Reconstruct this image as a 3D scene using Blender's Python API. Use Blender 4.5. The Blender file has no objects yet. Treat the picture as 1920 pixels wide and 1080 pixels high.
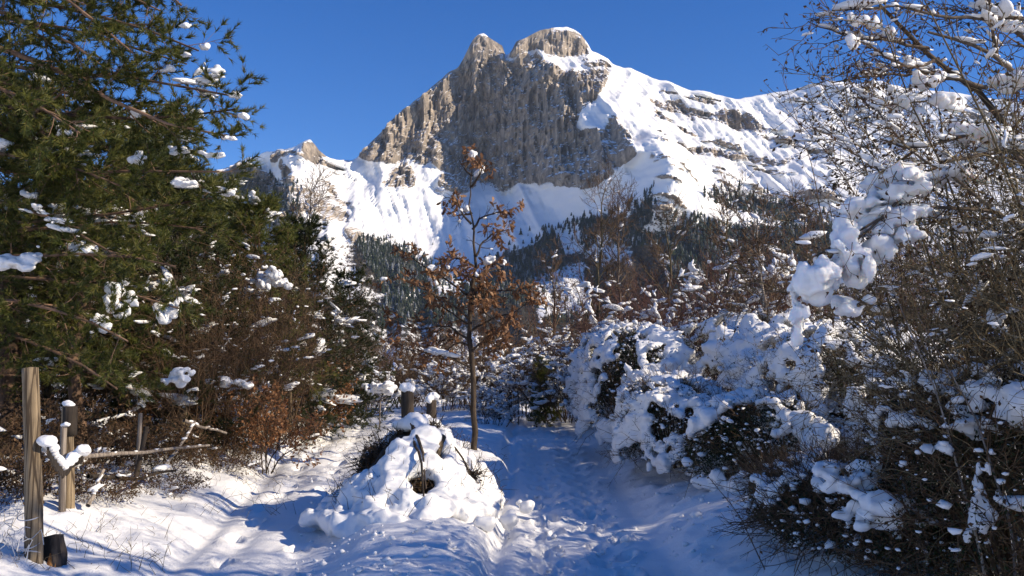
import bpy, math
import numpy as np
from mathutils import Vector

# ------------------------------------------------------------------ camera, sky, sun, exposure
scene = bpy.context.scene
col = scene.collection
F = 1663.0                       # focal length in photo pixels (1920 wide)
CAM_H = 1.6
PITCH = math.atan((666.0 - 540.0) / F)
cam_data = bpy.data.cameras.new("camera")
cam_data.sensor_width = 36.0
cam_data.lens = 36.0 * F / 1920.0
cam_data.clip_start = 0.05
cam_data.clip_end = 30000.0
cam = bpy.data.objects.new("camera", cam_data)
col.objects.link(cam)
cam.location = (0, 0, CAM_H)
cam.rotation_euler = (math.pi / 2 + PITCH, 0, 0)
scene.camera = cam

SUN_AZ = math.radians(104.0)     # clockwise from the view direction: from the right, slightly behind
SUN_EL = math.radians(28.0)
world = bpy.data.worlds.new("World")
scene.world = world
world.use_nodes = True
wn = world.node_tree.nodes
wl = world.node_tree.links
bg = wn["Background"]
sky = wn.new("ShaderNodeTexSky")
sky.sky_type = 'NISHITA'
sky.sun_disc = False
sky.sun_elevation = SUN_EL
sky.sun_rotation = SUN_AZ
sky.altitude = 2200.0
sky.air_density = 1.0
sky.dust_density = 0.0
sky.ozone_density = 3.0
hsv = wn.new("ShaderNodeHueSaturation")
hsv.inputs['Hue'].default_value = 0.513
hsv.inputs['Saturation'].default_value = 1.33
wl.new(sky.outputs[0], hsv.inputs['Color'])
wl.new(hsv.outputs[0], bg.inputs[0])
bg.inputs[1].default_value = 0.13

sun_data = bpy.data.lights.new("sun", 'SUN')
sun_data.energy = 5.0
sun_data.angle = math.radians(0.55)
sun_data.color = (1.0, 0.86, 0.66)
sun = bpy.data.objects.new("sun", sun_data)
col.objects.link(sun)
sdir = Vector((math.sin(SUN_AZ) * math.cos(SUN_EL), math.cos(SUN_AZ) * math.cos(SUN_EL), math.sin(SUN_EL)))
sun.rotation_euler = sdir.to_track_quat('Z', 'Y').to_euler()
sun.location = (40, -20, 40)

scene.view_settings.view_transform = 'Standard'
scene.view_settings.look = 'None'
scene.view_settings.exposure = 0.35
scene.view_settings.gamma = 1.0
scene.view_settings.use_curve_mapping = False
scene.render.engine = 'CYCLES'
scene.cycles.max_bounces = 5
scene.cycles.diffuse_bounces = 2
scene.cycles.glossy_bounces = 2
scene.cycles.use_denoising = True


# ------------------------------------------------------------------ helpers: noise, meshes
def W(u, v, Y):
    """photo pixel + distance ahead -> point in the place"""
    dx = (u - 960.0) / F
    dz = (540.0 - v) / F
    c, s = math.cos(PITCH), math.sin(PITCH)
    y = c - s * dz
    z = s + c * dz
    k = Y / y
    return np.array([dx * k, Y, CAM_H + z * k])


def _hash(ix, iy, iz, seed):
    h = (ix.astype(np.int64) * 374761393 + iy.astype(np.int64) * 668265263 + iz.astype(np.int64) * 2147483647 + seed * 974711) & 0xFFFFFFFF
    h = ((h ^ (h >> 13)) * 1274126177) & 0xFFFFFFFF
    h = ((h ^ (h >> 16)) * 2246822519) & 0xFFFFFFFF
    h = h ^ (h >> 15)
    return (h & 0xFFFFFF).astype(np.float64) / float(0xFFFFFF) * 2.0 - 1.0


def vnoise(x, y, z, seed=0):
    x, y, z = np.broadcast_arrays(np.asarray(x, float), np.asarray(y, float), np.asarray(z, float))
    ix, iy, iz = np.floor(x), np.floor(y), np.floor(z)
    fx, fy, fz = x - ix, y - iy, z - iz
    sx, sy, sz = [f * f * f * (f * (f * 6 - 15) + 10) for f in (fx, fy, fz)]
    out = 0
    for a in (0, 1):
        wx = sx if a else 1 - sx
        for b in (0, 1):
            wy = sy if b else 1 - sy
            for c in (0, 1):
                wz = sz if c else 1 - sz
                out = out + wx * wy * wz * _hash(ix + a, iy + b, iz + c, seed)
    return out


def fbm(x, y, z=0.0, octv=4, seed=0, gain=0.5):
    a, s, out = 1.0, 1.0, 0
    for i in range(octv):
        out = out + a * vnoise(x * s + 17.3 * i, y * s - 9.1 * i, z * s + 4.7 * i, seed + i)
        a *= gain
        s *= 2.03
    return out


def ridged(x, y, z=0.0, octv=4, seed=0, gain=0.5):
    a, s, out = 1.0, 1.0, 0
    for i in range(octv):
        out = out + a * (1 - 2 * np.abs(vnoise(x * s + 7.3 * i, y * s - 3.1 * i, z * s + 1.7 * i, seed + i)))
        a *= gain
        s *= 2.1
    return out


def sstep(a, b, x):
    t = np.clip((x - a) / (b - a), 0, 1)
    return t * t * (3 - 2 * t)


def norm(v):
    return v / np.maximum(np.linalg.norm(v, axis=-1, keepdims=True), 1e-9)


class MB:
    """collects vertices and faces of ONE mesh"""
    def __init__(self):
        self.v, self.f, self.a, self.n = [], [], [], 0

    def add(self, V, faces, rnd=None):
        V = np.asarray(V, float).reshape(-1, 3)
        self.v.append(V)
        self.f.append(np.asarray(faces, np.int64) + self.n)
        self.a.append(np.zeros(len(V)) if rnd is None else np.asarray(rnd, float).reshape(-1))
        self.n += len(V)
        return self

    def build(self, name, mat, parent=None, smooth=False, attrs=None):
        me = bpy.data.meshes.new(name)
        if self.n:
            V = np.concatenate(self.v)
            set_mesh(me, V, self.f, smooth)
            at = me.attributes.new("rnd", 'FLOAT', 'POINT')
            at.data.foreach_set("value", np.concatenate(self.a).astype(np.float32))
            for k, arr in (attrs or {}).items():
                q = me.attributes.new(k, 'FLOAT', 'POINT')
                q.data.foreach_set("value", np.asarray(arr, np.float32))
        o = bpy.data.objects.new(name, me)
        if mat is not None:
            me.materials.append(mat)
        col.objects.link(o)
        if parent is not None:
            o.parent = parent
        return o


def set_mesh(me, V, flist, smooth):
    me.vertices.add(len(V))
    me.vertices.foreach_set("co", V.astype(np.float32).ravel())
    loops = np.concatenate([f.ravel() for f in flist]).astype(np.int32)
    tot = np.concatenate([np.full(len(f), f.shape[1]) for f in flist]).astype(np.int32)
    start = np.concatenate([[0], np.cumsum(tot)[:-1]]).astype(np.int32)
    me.loops.add(len(loops))
    me.loops.foreach_set("vertex_index", loops)
    me.polygons.add(len(tot))
    me.polygons.foreach_set("loop_start", start)
    me.polygons.foreach_set("loop_total", tot)
    me.polygons.foreach_set("use_smooth", np.full(len(tot), bool(smooth)))
    me.update(calc_edges=True)


def empty(name, loc, label, cat, group=None):
    o = bpy.data.objects.new(name, None)
    col.objects.link(o)
    o.location = loc
    o.empty_display_size = 0.2
    return tag(o, label, cat, group)


def tag(o, label=None, cat=None, group=None, kind=None):
    if label: o["label"] = label
    if cat: o["category"] = cat
    if group: o["group"] = group
    if kind: o["kind"] = kind
    return o


def copy_tree(o, loc, rz=0.0, sc=1.0, label=None, group=None):
    r = o.copy()
    col.objects.link(r)
    r.location = loc
    r.rotation_euler = (0, 0, rz)
    r.scale = (sc, sc, sc) if np.isscalar(sc) else sc
    if label: r["label"] = label
    if group: r["group"] = group
    for ch in o.children:
        c = ch.copy()
        col.objects.link(c)
        c.parent = r
        for g in ch.children:
            d = g.copy()
            col.objects.link(d)
            d.parent = c
    return r


def tubes(P, R, sides=3, caps=False):
    """P (N,k,3) polylines, R (N,k) radii"""
    N, k, _ = P.shape
    T = np.empty_like(P)
    T[:, 1:-1] = P[:, 2:] - P[:, :-2]
    T[:, 0] = P[:, 1] - P[:, 0]
    T[:, -1] = P[:, -1] - P[:, -2]
    T = norm(T)
    ref = np.where(np.abs(norm(P[:, -1] - P[:, 0])[:, 2:3]) > 0.8, np.array([[1.0, 0, 0]]), np.array([[0, 0, 1.0]]))[:, None, :]
    A = norm(np.cross(T, ref))
    B = np.cross(T, A)
    th = np.arange(sides) * 2 * math.pi / sides
    ring = A[:, :, None, :] * np.cos(th)[None, None, :, None] + B[:, :, None, :] * np.sin(th)[None, None, :, None]
    V = P[:, :, None, :] + ring * R[:, :, None, None]
    idx = np.arange(N * k * sides).reshape(N, k, sides)
    nx = np.roll(idx, -1, axis=2)
    Fq = np.stack([idx[:, :-1], nx[:, :-1], nx[:, 1:], idx[:, 1:]], axis=-1).reshape(-1, 4)
    return V.reshape(-1, 3), Fq


def add_tubes(mb, P, R, sides=3, rng=None):
    V, Fq = tubes(P, R, sides)
    r = np.repeat(rng.random(len(P)), P.shape[1] * sides) if rng is not None else None
    mb.add(V, Fq, r)


def capped_pole(mb, p0, p1, r0, r1, sides=14, rows=14, wob=0.05, seed=0, rnd=0.0, bend=0.0):
    """a worked wooden pole with an uneven surface and closed ends"""
    p0, p1 = np.array(p0, float), np.array(p1, float)
    t = np.linspace(0, 1, rows)
    P = p0 + (p1 - p0) * t[:, None]
    R = r0 + (r1 - r0) * t
    P = P + bend * np.stack([np.sin(t * 2.6 + seed) - math.sin(seed), 0 * t, 0 * t], 1)
    V, Fq = tubes(P[None], R[None], sides)
    ax = V.reshape(rows, sides, 3)
    d = ax - P[:, None, :]
    L = np.linalg.norm(p1 - p0)
    nz = fbm(np.arange(sides)[None, :] * 0.9 + seed, t[:, None] * L * 3 + seed * 3.1, 0.0, 3, seed)
    nz2 = vnoise(np.arange(sides)[None, :] * 0.3 + seed, t[:, None] * L * 1.3, 5.0, seed + 9)
    ax = P[:, None, :] + d * (1 + wob * nz + wob * nz2)[:, :, None]
    V = ax.reshape(-1, 3)
    c0, c1 = len(V), len(V) + 1
    axis = norm(p1 - p0)
    V = np.vstack([V, P[0] - axis * r0 * 0.12, P[-1] + axis * r1 * 0.15])
    i = np.arange(sides)
    j = (i + 1) % sides
    f0 = np.stack([np.full(sides, c0), j, i], 1)
    o = (rows - 1) * sides
    f1 = np.stack([np.full(sides, c1), o + i, o + j], 1)
    n = mb.n
    mb.add(V, Fq, np.full(len(V), rnd))
    mb.f.append(f0 + n)
    mb.f.append(f1 + n)


def grow(P, R, n, t0, t1, ang, angsd, length, k, wig, trop, rr, rng, taper=0.3, rmin=0.0015, falloff=0.5, flat=0.0):
    N, k0, _ = P.shape
    t = t0 + (t1 - t0) * (np.arange(n)[None, :] + rng.random((N, n))) / n
    f = np.clip(t, 0, 0.9999) * (k0 - 1)
    i0 = f.astype(int)
    w = (f - i0)[..., None]
    ii = np.arange(N)[:, None]
    base = P[ii, i0] * (1 - w) + P[ii, i0 + 1] * w
    tan = norm(P[ii, i0 + 1] - P[ii, i0])
    rad = R[ii, i0] * (1 - w[..., 0]) + R[ii, i0 + 1] * w[..., 0]
    v = rng.normal(size=(N, n, 3))
    v[..., 2] *= (1 - flat)
    perp = norm(v - (v * tan).sum(-1, keepdims=True) * tan)
    a = np.radians(ang + angsd * rng.normal(size=(N, n)))[..., None]
    d = norm(np.cos(a) * tan + np.sin(a) * perp)
    ln = np.broadcast_to(np.asarray(length, float).reshape(-1, 1) if np.ndim(length) else length, (N, n))
    L = ln * (1 - falloff * t) * rng.uniform(0.65, 1.25, (N, n))
    M = N * n
    d, base, L = d.reshape(M, 3), base.reshape(M, 3), L.reshape(M)
    r0 = np.maximum(rad.reshape(M) * rr, rmin)
    Q = np.empty((M, k, 3))
    Q[:, 0] = base
    for s in range(1, k):
        d = norm(d + wig * rng.normal(size=(M, 3)) + np.array([0, 0, trop]))
        Q[:, s] = Q[:, s - 1] + d * (L / (k - 1))[:, None]
    RR = np.maximum(r0[:, None] * np.linspace(1, taper, k)[None, :], rmin * 0.7)
    return Q, RR


def sample(P, n, t0, t1, rng):
    """points and tangents along polylines"""
    N, k, _ = P.shape
    t = rng.uniform(t0, t1, (N, n))
    f = np.clip(t, 0, 0.9999) * (k - 1)
    i0 = f.astype(int)
    w = (f - i0)[..., None]
    ii = np.arange(N)[:, None]
    return (P[ii, i0] * (1 - w) + P[ii, i0 + 1] * w).reshape(-1, 3), norm(P[ii, i0 + 1] - P[ii, i0]).reshape(-1, 3)


LEAF_SIMPLE = (np.array([[0, 0, 0], [0.5, 0.28, 0.06], [1, 0, -0.05], [0.5, -0.28, 0.06]]), np.array([[0, 2, 1], [0, 3, 2]]))
_ol = [(0, 0.02), (0.18, 0.12), (0.27, 0.07), (0.40, 0.24), (0.50, 0.13), (0.66, 0.30), (0.76, 0.16), (0.9, 0.18), (1.0, 0.0)]
_ov = [(x, y, 0.10 * y + 0.08 * math.sin(3 * x)) for x, y in _ol] + [(x, -y, 0.10 * y + 0.08 * math.sin(3 * x)) for x, y in _ol[:-1]]
_of = []
for _i in range(8):
    a, b = _i, _i + 1
    c, d = (9 + _i + 1 if _i + 1 < 8 else 8), 9 + _i
    if b == 8:
        _of.append((a, b, d)); 
    else:
        _of.append((a, b, c)); _of.append((a, c, d))
LEAF_OAK = (np.array(_ov), np.array(_of))


def place(mb, tmpl, pts, dirs, size, rng, curl=0.0, jitter=0.6, droop=0.0):
    TV, TF = tmpl
    n = len(pts)
    if n == 0:
        return
    d = norm(dirs + jitter * rng.normal(size=(n, 3)) + np.array([0, 0, -droop]))
    nn = rng.normal(size=(n, 3))
    b = norm(np.cross(d, nn))
    c = np.cross(d, b)
    s = np.broadcast_to(size, (n,))[:, None, None] * rng.uniform(0.7, 1.25, (n, 1, 1))
    TVc = TV[None].repeat(n, 0)
    if curl:
        cz = rng.uniform(-curl, curl, (n, 1))
        TVc[:, :, 2] += cz * (TVc[:, :, 0] ** 2) + np.abs(TVc[:, :, 1]) * rng.uniform(-0.6, 1.0, (n, 1))
    V = pts[:, None, :] + s * (TVc[:, :, 0:1] * d[:, None] + TVc[:, :, 1:2] * b[:, None] + TVc[:, :, 2:3] * c[:, None])
    m = len(TV)
    Fc = (TF[None] + (np.arange(n) * m)[:, None, None]).reshape(-1, TF.shape[1])
    mb.add(V.reshape(-1, 3), Fc, np.repeat(rng.random(n), m))


def needles(mb, pts, dirs, n, length, width, rng, spread=0.75, back=0.25):
    """tufts of pine needles, each needle a sliver"""
    M = len(pts)
    p = np.repeat(pts, n, 0)
    d = np.repeat(dirs, n, 0)
    s = rng.normal(size=(M * n, 3))
    s = norm(s - (s * d).sum(-1, keepdims=True) * d)
    a = rng.uniform(0.15, 1.0, (M * n, 1)) * spread * 1.5
    e = norm(np.cos(a) * d + np.sin(a) * s + np.array([0, 0, 0.10]))
    L = length * rng.uniform(0.7, 1.15, (M * n, 1))
    p = p - d * length * back * rng.random((M * n, 1)) * 2.0
    w = norm(np.cross(e, rng.normal(size=(M * n, 3)))) * width * 0.5
    V = np.stack([p - w, p + w, p + e * L], 1).reshape(-1, 3)
    mb.add(V, np.arange(M * n * 3).reshape(-1, 3), np.repeat(np.repeat(rng.random(M), n), 3))


def ico(sub):
    t = (1 + 5 ** 0.5) / 2
    v = [(-1, t, 0), (1, t, 0), (-1, -t, 0), (1, -t, 0), (0, -1, t), (0, 1, t), (0, -1, -t), (0, 1, -t), (t, 0, -1), (t, 0, 1), (-t, 0, -1), (-t, 0, 1)]
    f = [(0, 11, 5), (0, 5, 1), (0, 1, 7), (0, 7, 10), (0, 10, 11), (1, 5, 9), (5, 11, 4), (11, 10, 2), (10, 7, 6), (7, 1, 8),
         (3, 9, 4), (3, 4, 2), (3, 2, 6), (3, 6, 8), (3, 8, 9), (4, 9, 5), (2, 4, 11), (6, 2, 10), (8, 6, 7), (9, 8, 1)]
    v = [np.array(p) / np.linalg.norm(p) for p in v]
    for _ in range(sub):
        cache, nf = {}, []
        def mid(a, b):
            k = (min(a, b), max(a, b))
            if k not in cache:
                m = v[a] + v[b]
                v.append(m / np.linalg.norm(m))
                cache[k] = len(v) - 1
            return cache[k]
        for a, b, c in f:
            x, y, z = mid(a, b), mid(b, c), mid(c, a)
            nf += [(a, x, z), (b, y, x), (c, z, y), (x, y, z)]
        f = nf
    return np.array(v), np.array(f)


ICO0, ICO1, ICO2 = ico(0), ico(1), ico(2)


def blobs(mb, C, S, rng, tmpl=ICO2, amp=0.28, axis=None):
    """lumpy snow pats; S (n,3) radii, optional long axis"""
    TV, TF = tmpl
    n = len(C)
    if n == 0:
        return
    S = np.asarray(S, float)
    if axis is None:
        th = rng.uniform(0, 2 * math.pi, n)
        ax = np.stack([np.cos(th), np.sin(th), np.zeros(n)], 1)
    else:
        ax = norm(np.asarray(axis, float))
    side = norm(np.cross(ax, np.array([0, 0, 1.0])) + 1e-6)
    up = np.cross(side, ax)
    off = rng.uniform(-50, 50, (n, 1, 3))
    q = TV[None] * 1.3 + off
    nz = vnoise(q[..., 0], q[..., 1], q[..., 2], 3) + 0.5 * vnoise(q[..., 0] * 2.3, q[..., 1] * 2.3, q[..., 2] * 2.3, 5)
    T = TV[None] * (1 + amp * nz[..., None])
    V = C[:, None, :] + T[..., 0:1] * (ax * S[:, 0:1])[:, None] + T[..., 1:2] * (side * S[:, 1:2])[:, None] + T[..., 2:3] * (up * S[:, 2:3])[:, None]
    m = len(TV)
    Fc = (TF[None] + (np.arange(n) * m)[:, None, None]).reshape(-1, 3)
    mb.add(V.reshape(-1, 3), Fc, np.repeat(rng.random(n), m))


tmp_scene = bpy.data.scenes.new("workshop")   # lumps are melted together here, then it is removed


def snow_mass(name, C, S, voxel, parent, rng, amp=0.03, freq=6.0, smooth_it=3, axis=None, mat=None, knobby=0.3):
    """lumps melted together into one soft body of snow"""
    mb = MB()
    blobs(mb, np.asarray(C, float), S, rng, ICO1 if len(C) > 150 else ICO2, knobby, axis)
    me = bpy.data.meshes.new(name + "_raw")
    set_mesh(me, np.concatenate(mb.v), mb.f, True)
    tmp = bpy.data.objects.new(name + "_raw", me)
    tmp_scene.collection.objects.link(tmp)
    m = tmp.modifiers.new("r", 'REMESH')
    m.mode = 'VOXEL'
    m.voxel_size = voxel
    s = tmp.modifiers.new("s", 'SMOOTH')
    s.iterations = smooth_it
    s.factor = 0.5
    with bpy.context.temp_override(scene=tmp_scene, view_layer=tmp_scene.view_layers[0]):
        dg = bpy.context.evaluated_depsgraph_get()
        ev = tmp.evaluated_get(dg)
        out = bpy.data.meshes.new_from_object(ev)
    out.name = name
    bpy.data.objects.remove(tmp)
    bpy.data.meshes.remove(me)
    nv = len(out.vertices)
    V = np.empty(nv * 3, np.float32)
    out.vertices.foreach_get("co", V)
    V = V.reshape(-1, 3).astype(float)
    Nn = np.empty(nv * 3, np.float32)
    out.vertices.foreach_get("normal", Nn)
    Nn = Nn.reshape(-1, 3)
    V = V + Nn * (amp * fbm(V[:, 0] * freq, V[:, 1] * freq, V[:, 2] * freq, 3, 11))[:, None]
    out.vertices.foreach_set("co", V.astype(np.float32).ravel())
    out.polygons.foreach_set("use_smooth", np.ones(len(out.polygons), bool))
    out.materials.clear()
    out.materials.append(mat or M['snow'])
    out.update()
    o = bpy.data.objects.new(name, out)
    col.objects.link(o)
    o.parent = parent
    return o


# ------------------------------------------------------------------ materials
M = {}


def new_mat(name):
    m = bpy.data.materials.new(name)
    m.use_nodes = True
    nt = m.node_tree
    return m, nt.nodes, nt.links, nt.nodes["Principled BSDF"]


def ramp(nodes, stops):
    r = nodes.new("ShaderNodeValToRGB")
    while len(r.color_ramp.elements) < len(stops):
        r.color_ramp.elements.new(0.5)
    for e, (p, c) in zip(r.color_ramp.elements, stops):
        e.position = p
        e.color = (c[0], c[1], c[2], 1)
    return r


def mat_snow(name, scale=14.0, bump=0.25, dist=0.02, sss=0.0):
    m, N, L, b = new_mat(name)
    b.inputs['Base Color'].default_value = (0.88, 0.875, 0.865, 1)
    b.inputs['Roughness'].default_value = 0.62
    b.inputs['Specular IOR Level'].default_value = 0.25
    if sss:
        b.inputs['Subsurface Weight'].default_value = sss
        b.inputs['Subsurface Radius'].default_value = (0.06, 0.05, 0.045)
        b.inputs['Subsurface Scale'].default_value = 0.6
    tc = N.new("ShaderNodeTexCoord")
    n1 = N.new("ShaderNodeTexNoise"); n1.inputs['Scale'].default_value = scale; n1.inputs['Detail'].default_value = 6
    n2 = N.new("ShaderNodeTexNoise"); n2.inputs['Scale'].default_value = scale * 9; n2.inputs['Detail'].default_value = 3
    L.new(tc.outputs['Object'], n1.inputs['Vector']); L.new(tc.outputs['Object'], n2.inputs['Vector'])
    ad = N.new("ShaderNodeMath"); ad.operation = 'MULTIPLY_ADD'; ad.inputs[1].default_value = 0.35
    L.new(n2.outputs[0], ad.inputs[0]); L.new(n1.outputs[0], ad.inputs[2])
    bp = N.new("ShaderNodeBump"); bp.inputs['Strength'].default_value = bump; bp.inputs['Distance'].default_value = dist
    L.new(ad.outputs[0], bp.inputs['Height']); L.new(bp.outputs[0], b.inputs['Normal'])
    return m


def mat_bark(name, dark, light, scale=12.0, stretch=0.18, bump=0.6, crack=0.0):
    m, N, L, b = new_mat(name)
    tc = N.new("ShaderNodeTexCoord")
    mp = N.new("ShaderNodeMapping"); mp.inputs['Scale'].default_value = (1, 1, stretch)
    L.new(tc.outputs['Object'], mp.inputs['Vector'])
    n = N.new("ShaderNodeTexNoise"); n.inputs['Scale'].default_value = scale; n.inputs['Detail'].default_value = 7; n.inputs['Roughness'].default_value = 0.65
    L.new(mp.outputs[0], n.inputs['Vector'])
    at = N.new("ShaderNodeAttribute"); at.attribute_name = "rnd"
    ad = N.new("ShaderNodeMath"); ad.operation = 'MULTIPLY_ADD'; ad.inputs[1].default_value = 0.25; ad.inputs[2].default_value = -0.12
    L.new(at.outputs['Fac'], ad.inputs[0])
    a2 = N.new("ShaderNodeMath"); a2.operation = 'ADD'
    L.new(n.outputs[0], a2.inputs[0]); L.new(ad.outputs[0], a2.inputs[1])
    v_ = N.new("ShaderNodeTexVoronoi"); v_.feature = 'DISTANCE_TO_EDGE'; v_.inputs['Scale'].default_value = scale * 0.8
    L.new(mp.outputs[0], v_.inputs['Vector'])
    ck = N.new("ShaderNodeMapRange"); ck.inputs[1].default_value = 0.0; ck.inputs[2].default_value = 0.10; ck.inputs[3].default_value = -0.30 * crack; ck.inputs[4].default_value = 0.0
    L.new(v_.outputs['Distance'], ck.inputs[0])
    a3 = N.new("ShaderNodeMath"); a3.operation = 'ADD'
    L.new(a2.outputs[0], a3.inputs[0]); L.new(ck.outputs[0], a3.inputs[1])
    r = ramp(N, [(0.32, dark), (0.68, light)])
    L.new(a3.outputs[0], r.inputs[0]); L.new(r.outputs[0], b.inputs['Base Color'])
    b.inputs['Roughness'].default_value = 0.85
    b.inputs['Specular IOR Level'].default_value = 0.2
    bp = N.new("ShaderNodeBump"); bp.inputs['Strength'].default_value = bump; bp.inputs['Distance'].default_value = 0.01
    L.new(n.outputs[0], bp.inputs['Height']); L.new(bp.outputs[0], b.inputs['Normal'])
    return m


def mat_leaf(name, cols, trans=0.3, rough=0.6, spec=0.3):
    m, N, L, b = new_mat(name)
    at = N.new("ShaderNodeAttribute"); at.attribute_name = "rnd"
    oi = N.new("ShaderNodeObjectInfo")
    r = ramp(N, [(i / (len(cols) - 1), c) for i, c in enumerate(cols)])
    L.new(at.outputs['Fac'], r.inputs[0])
    hs = N.new("ShaderNodeHueSaturation")
    mr = N.new("ShaderNodeMapRange"); mr.inputs[3].default_value = 0.82; mr.inputs[4].default_value = 1.2
    L.new(oi.outputs['Random'], mr.inputs[0]); L.new(mr.outputs[0], hs.inputs['Value'])
    L.new(r.outputs[0], hs.inputs['Color'])
    L.new(hs.outputs[0], b.inputs['Base Color'])
    b.inputs['Roughness'].default_value = rough
    b.inputs['Specular IOR Level'].default_value = spec
    tr = N.new("ShaderNodeBsdfTranslucent")
    L.new(hs.outputs[0], tr.inputs[0])
    mx = N.new("ShaderNodeMixShader"); mx.inputs[0].default_value = trans
    out = N["Material Output"]
    L.new(b.outputs[0], mx.inputs[1]); L.new(tr.outputs[0], mx.inputs[2]); L.new(mx.outputs[0], out.inputs[0])
    return m


M['snow'] = mat_snow('soft snow', 10.0, 0.25, 0.02)
M['snow_clump'] = mat_snow('thick soft snow', 12.0, 0.25, 0.02, 0.8)
M['ground_snow'] = mat_snow('trodden ground snow', 7.0, 0.45, 0.03)
M['pine_bark'] = mat_bark('pine bark', (0.05, 0.032, 0.022), (0.30, 0.185, 0.12), 9)
M['grey_bark'] = mat_bark('grey brown bark', (0.035, 0.028, 0.022), (0.17, 0.13, 0.10), 14)
M['oak_bark'] = mat_bark('dark oak bark', (0.018, 0.014, 0.011), (0.11, 0.08, 0.055), 22)
M['twig_brown'] = mat_bark('brown twig bark', (0.05, 0.032, 0.02), (0.19, 0.12, 0.07), 20)
M['twig_olive'] = mat_bark('olive lichened twig bark', (0.06, 0.047, 0.026), (0.26, 0.20, 0.11), 20)
M['twig_red'] = mat_bark('reddish twig bark', (0.05, 0.025, 0.02), (0.17, 0.085, 0.06), 20)
M['post'] = mat_bark('weathered round post wood', (0.07, 0.05, 0.032), (0.35, 0.265, 0.165), 26, 0.05, 1.0, 1.0)
M['stake'] = mat_bark('grey weathered stake wood', (0.14, 0.115, 0.095), (0.38, 0.32, 0.26), 22, 0.06, 0.7, 0.8)
M['dark_wood'] = mat_bark('dark damp wood', (0.025, 0.02, 0.016), (0.10, 0.075, 0.055), 18, 0.1, 0.8)
M['cut_wood'] = mat_bark('fresh cut orange wood', (0.35, 0.14, 0.04), (0.62, 0.33, 0.12), 25, 1.0, 0.3)
M['needle'] = mat_leaf('pine needles', [(0.035, 0.049, 0.011), (0.068, 0.084, 0.015), (0.115, 0.122, 0.022), (0.17, 0.152, 0.034)], 0.22, 0.5)
M['needle_dark'] = mat_leaf('dark evergreen needles', [(0.016, 0.026, 0.009), (0.034, 0.046, 0.012), (0.068, 0.074, 0.018)], 0.2, 0.5)
M['oak_leaf'] = mat_leaf('withered oak leaves', [(0.18, 0.07, 0.027), (0.33, 0.15, 0.06), (0.45, 0.24, 0.11), (0.26, 0.11, 0.04)], 0.35, 0.6)
M['oak_crown'] = mat_leaf('dull brown oak leaves', [(0.12, 0.055, 0.026), (0.24, 0.118, 0.055), (0.36, 0.205, 0.105), (0.17, 0.08, 0.035)], 0.3, 0.6)
M['dry_leaf'] = mat_leaf('dry brown leaves', [(0.035, 0.024, 0.014), (0.085, 0.048, 0.024), (0.14, 0.075, 0.034), (0.05, 0.045, 0.018)], 0.3, 0.7)
M['box_leaf'] = mat_leaf('small dark evergreen leaves', [(0.016, 0.03, 0.010), (0.034, 0.052, 0.015), (0.055, 0.065, 0.022), (0.085, 0.055, 0.028)], 0.15, 0.45)
M['wire'] = new_mat('frosted wire')[0]
M['wire'].node_tree.nodes["Principled BSDF"].inputs['Base Color'].default_value = (0.55, 0.55, 0.55, 1)
M['wire'].node_tree.nodes["Principled BSDF"].inputs['Roughness'].default_value = 0.5
M['conifer'] = mat_leaf('far conifers', [(0.012, 0.02, 0.013), (0.02, 0.03, 0.017), (0.03, 0.036, 0.022), (0.05, 0.055, 0.045), (0.20, 0.21, 0.22)], 0.05, 0.8, 0.1)
M['far_broadleaf'] = mat_leaf('far bare woodland', [(0.07, 0.052, 0.038), (0.12, 0.092, 0.066), (0.17, 0.135, 0.10)], 0.1, 0.9, 0.05)


# ------------------------------------------------------------------ ground
def ground_z(x, y):
    x, y = np.broadcast_arrays(np.asarray(x, float), np.asarray(y, float))
    z = 0.05 * fbm(x * 0.35, y * 0.35, 0.0, 3, 40)
    # verge between the two paths, rising to the oak
    cx = -0.75 - 0.035 * (y - 8)
    z = z + 0.20 * np.exp(-((x - cx) / 0.62) ** 2) * sstep(4.5, 8.5, y) * (1 - 0.5 * sstep(15, 21, y))
    # left bank with the fence
    lx = -2.75 - 0.10 * (y - 6)
    z = z + 0.26 * sstep(0.0, -1.3, x - lx) + 0.05 * sstep(-0.2, -3.0, x - lx)
    # foot of the right-hand hedge
    z = z + 0.22 * sstep(1.35, 2.3, x) * sstep(24, 18, y)
    # the right path climbs to a small crest and then falls away
    z = z + 0.10 * sstep(9, 20, y) - 1.3 * sstep(22, 60, y) - 4.0 * sstep(60, 260, y) - 10 * sstep(300, 1500, y)
    far = sstep(60, 400, np.hypot(x, y))
    z = z + far * 3.0 * fbm(x * 0.004, y * 0.004, 0.0, 3, 47)
    return z


def path_right(x, y):
    c = 0.62 + 0.012 * (y - 8)
    return np.abs(x - c) / 0.78


def path_left(x, y):
    c = -1.95 - 0.125 * (y - 6)
    return np.abs(x - c) / 0.72


def axis_coords(lo, hi, step, far_lo, far_hi, g=1.22):
    a = list(np.arange(lo, hi + 1e-6, step))
    s, p = step, hi
    while p < far_hi:
        s = min(s * g, 400); p += s; a.append(p)
    s, p = step, lo
    while p > far_lo:
        s = min(s * g, 400); p -= s; a.insert(0, p)
    return np.array(a)


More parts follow.
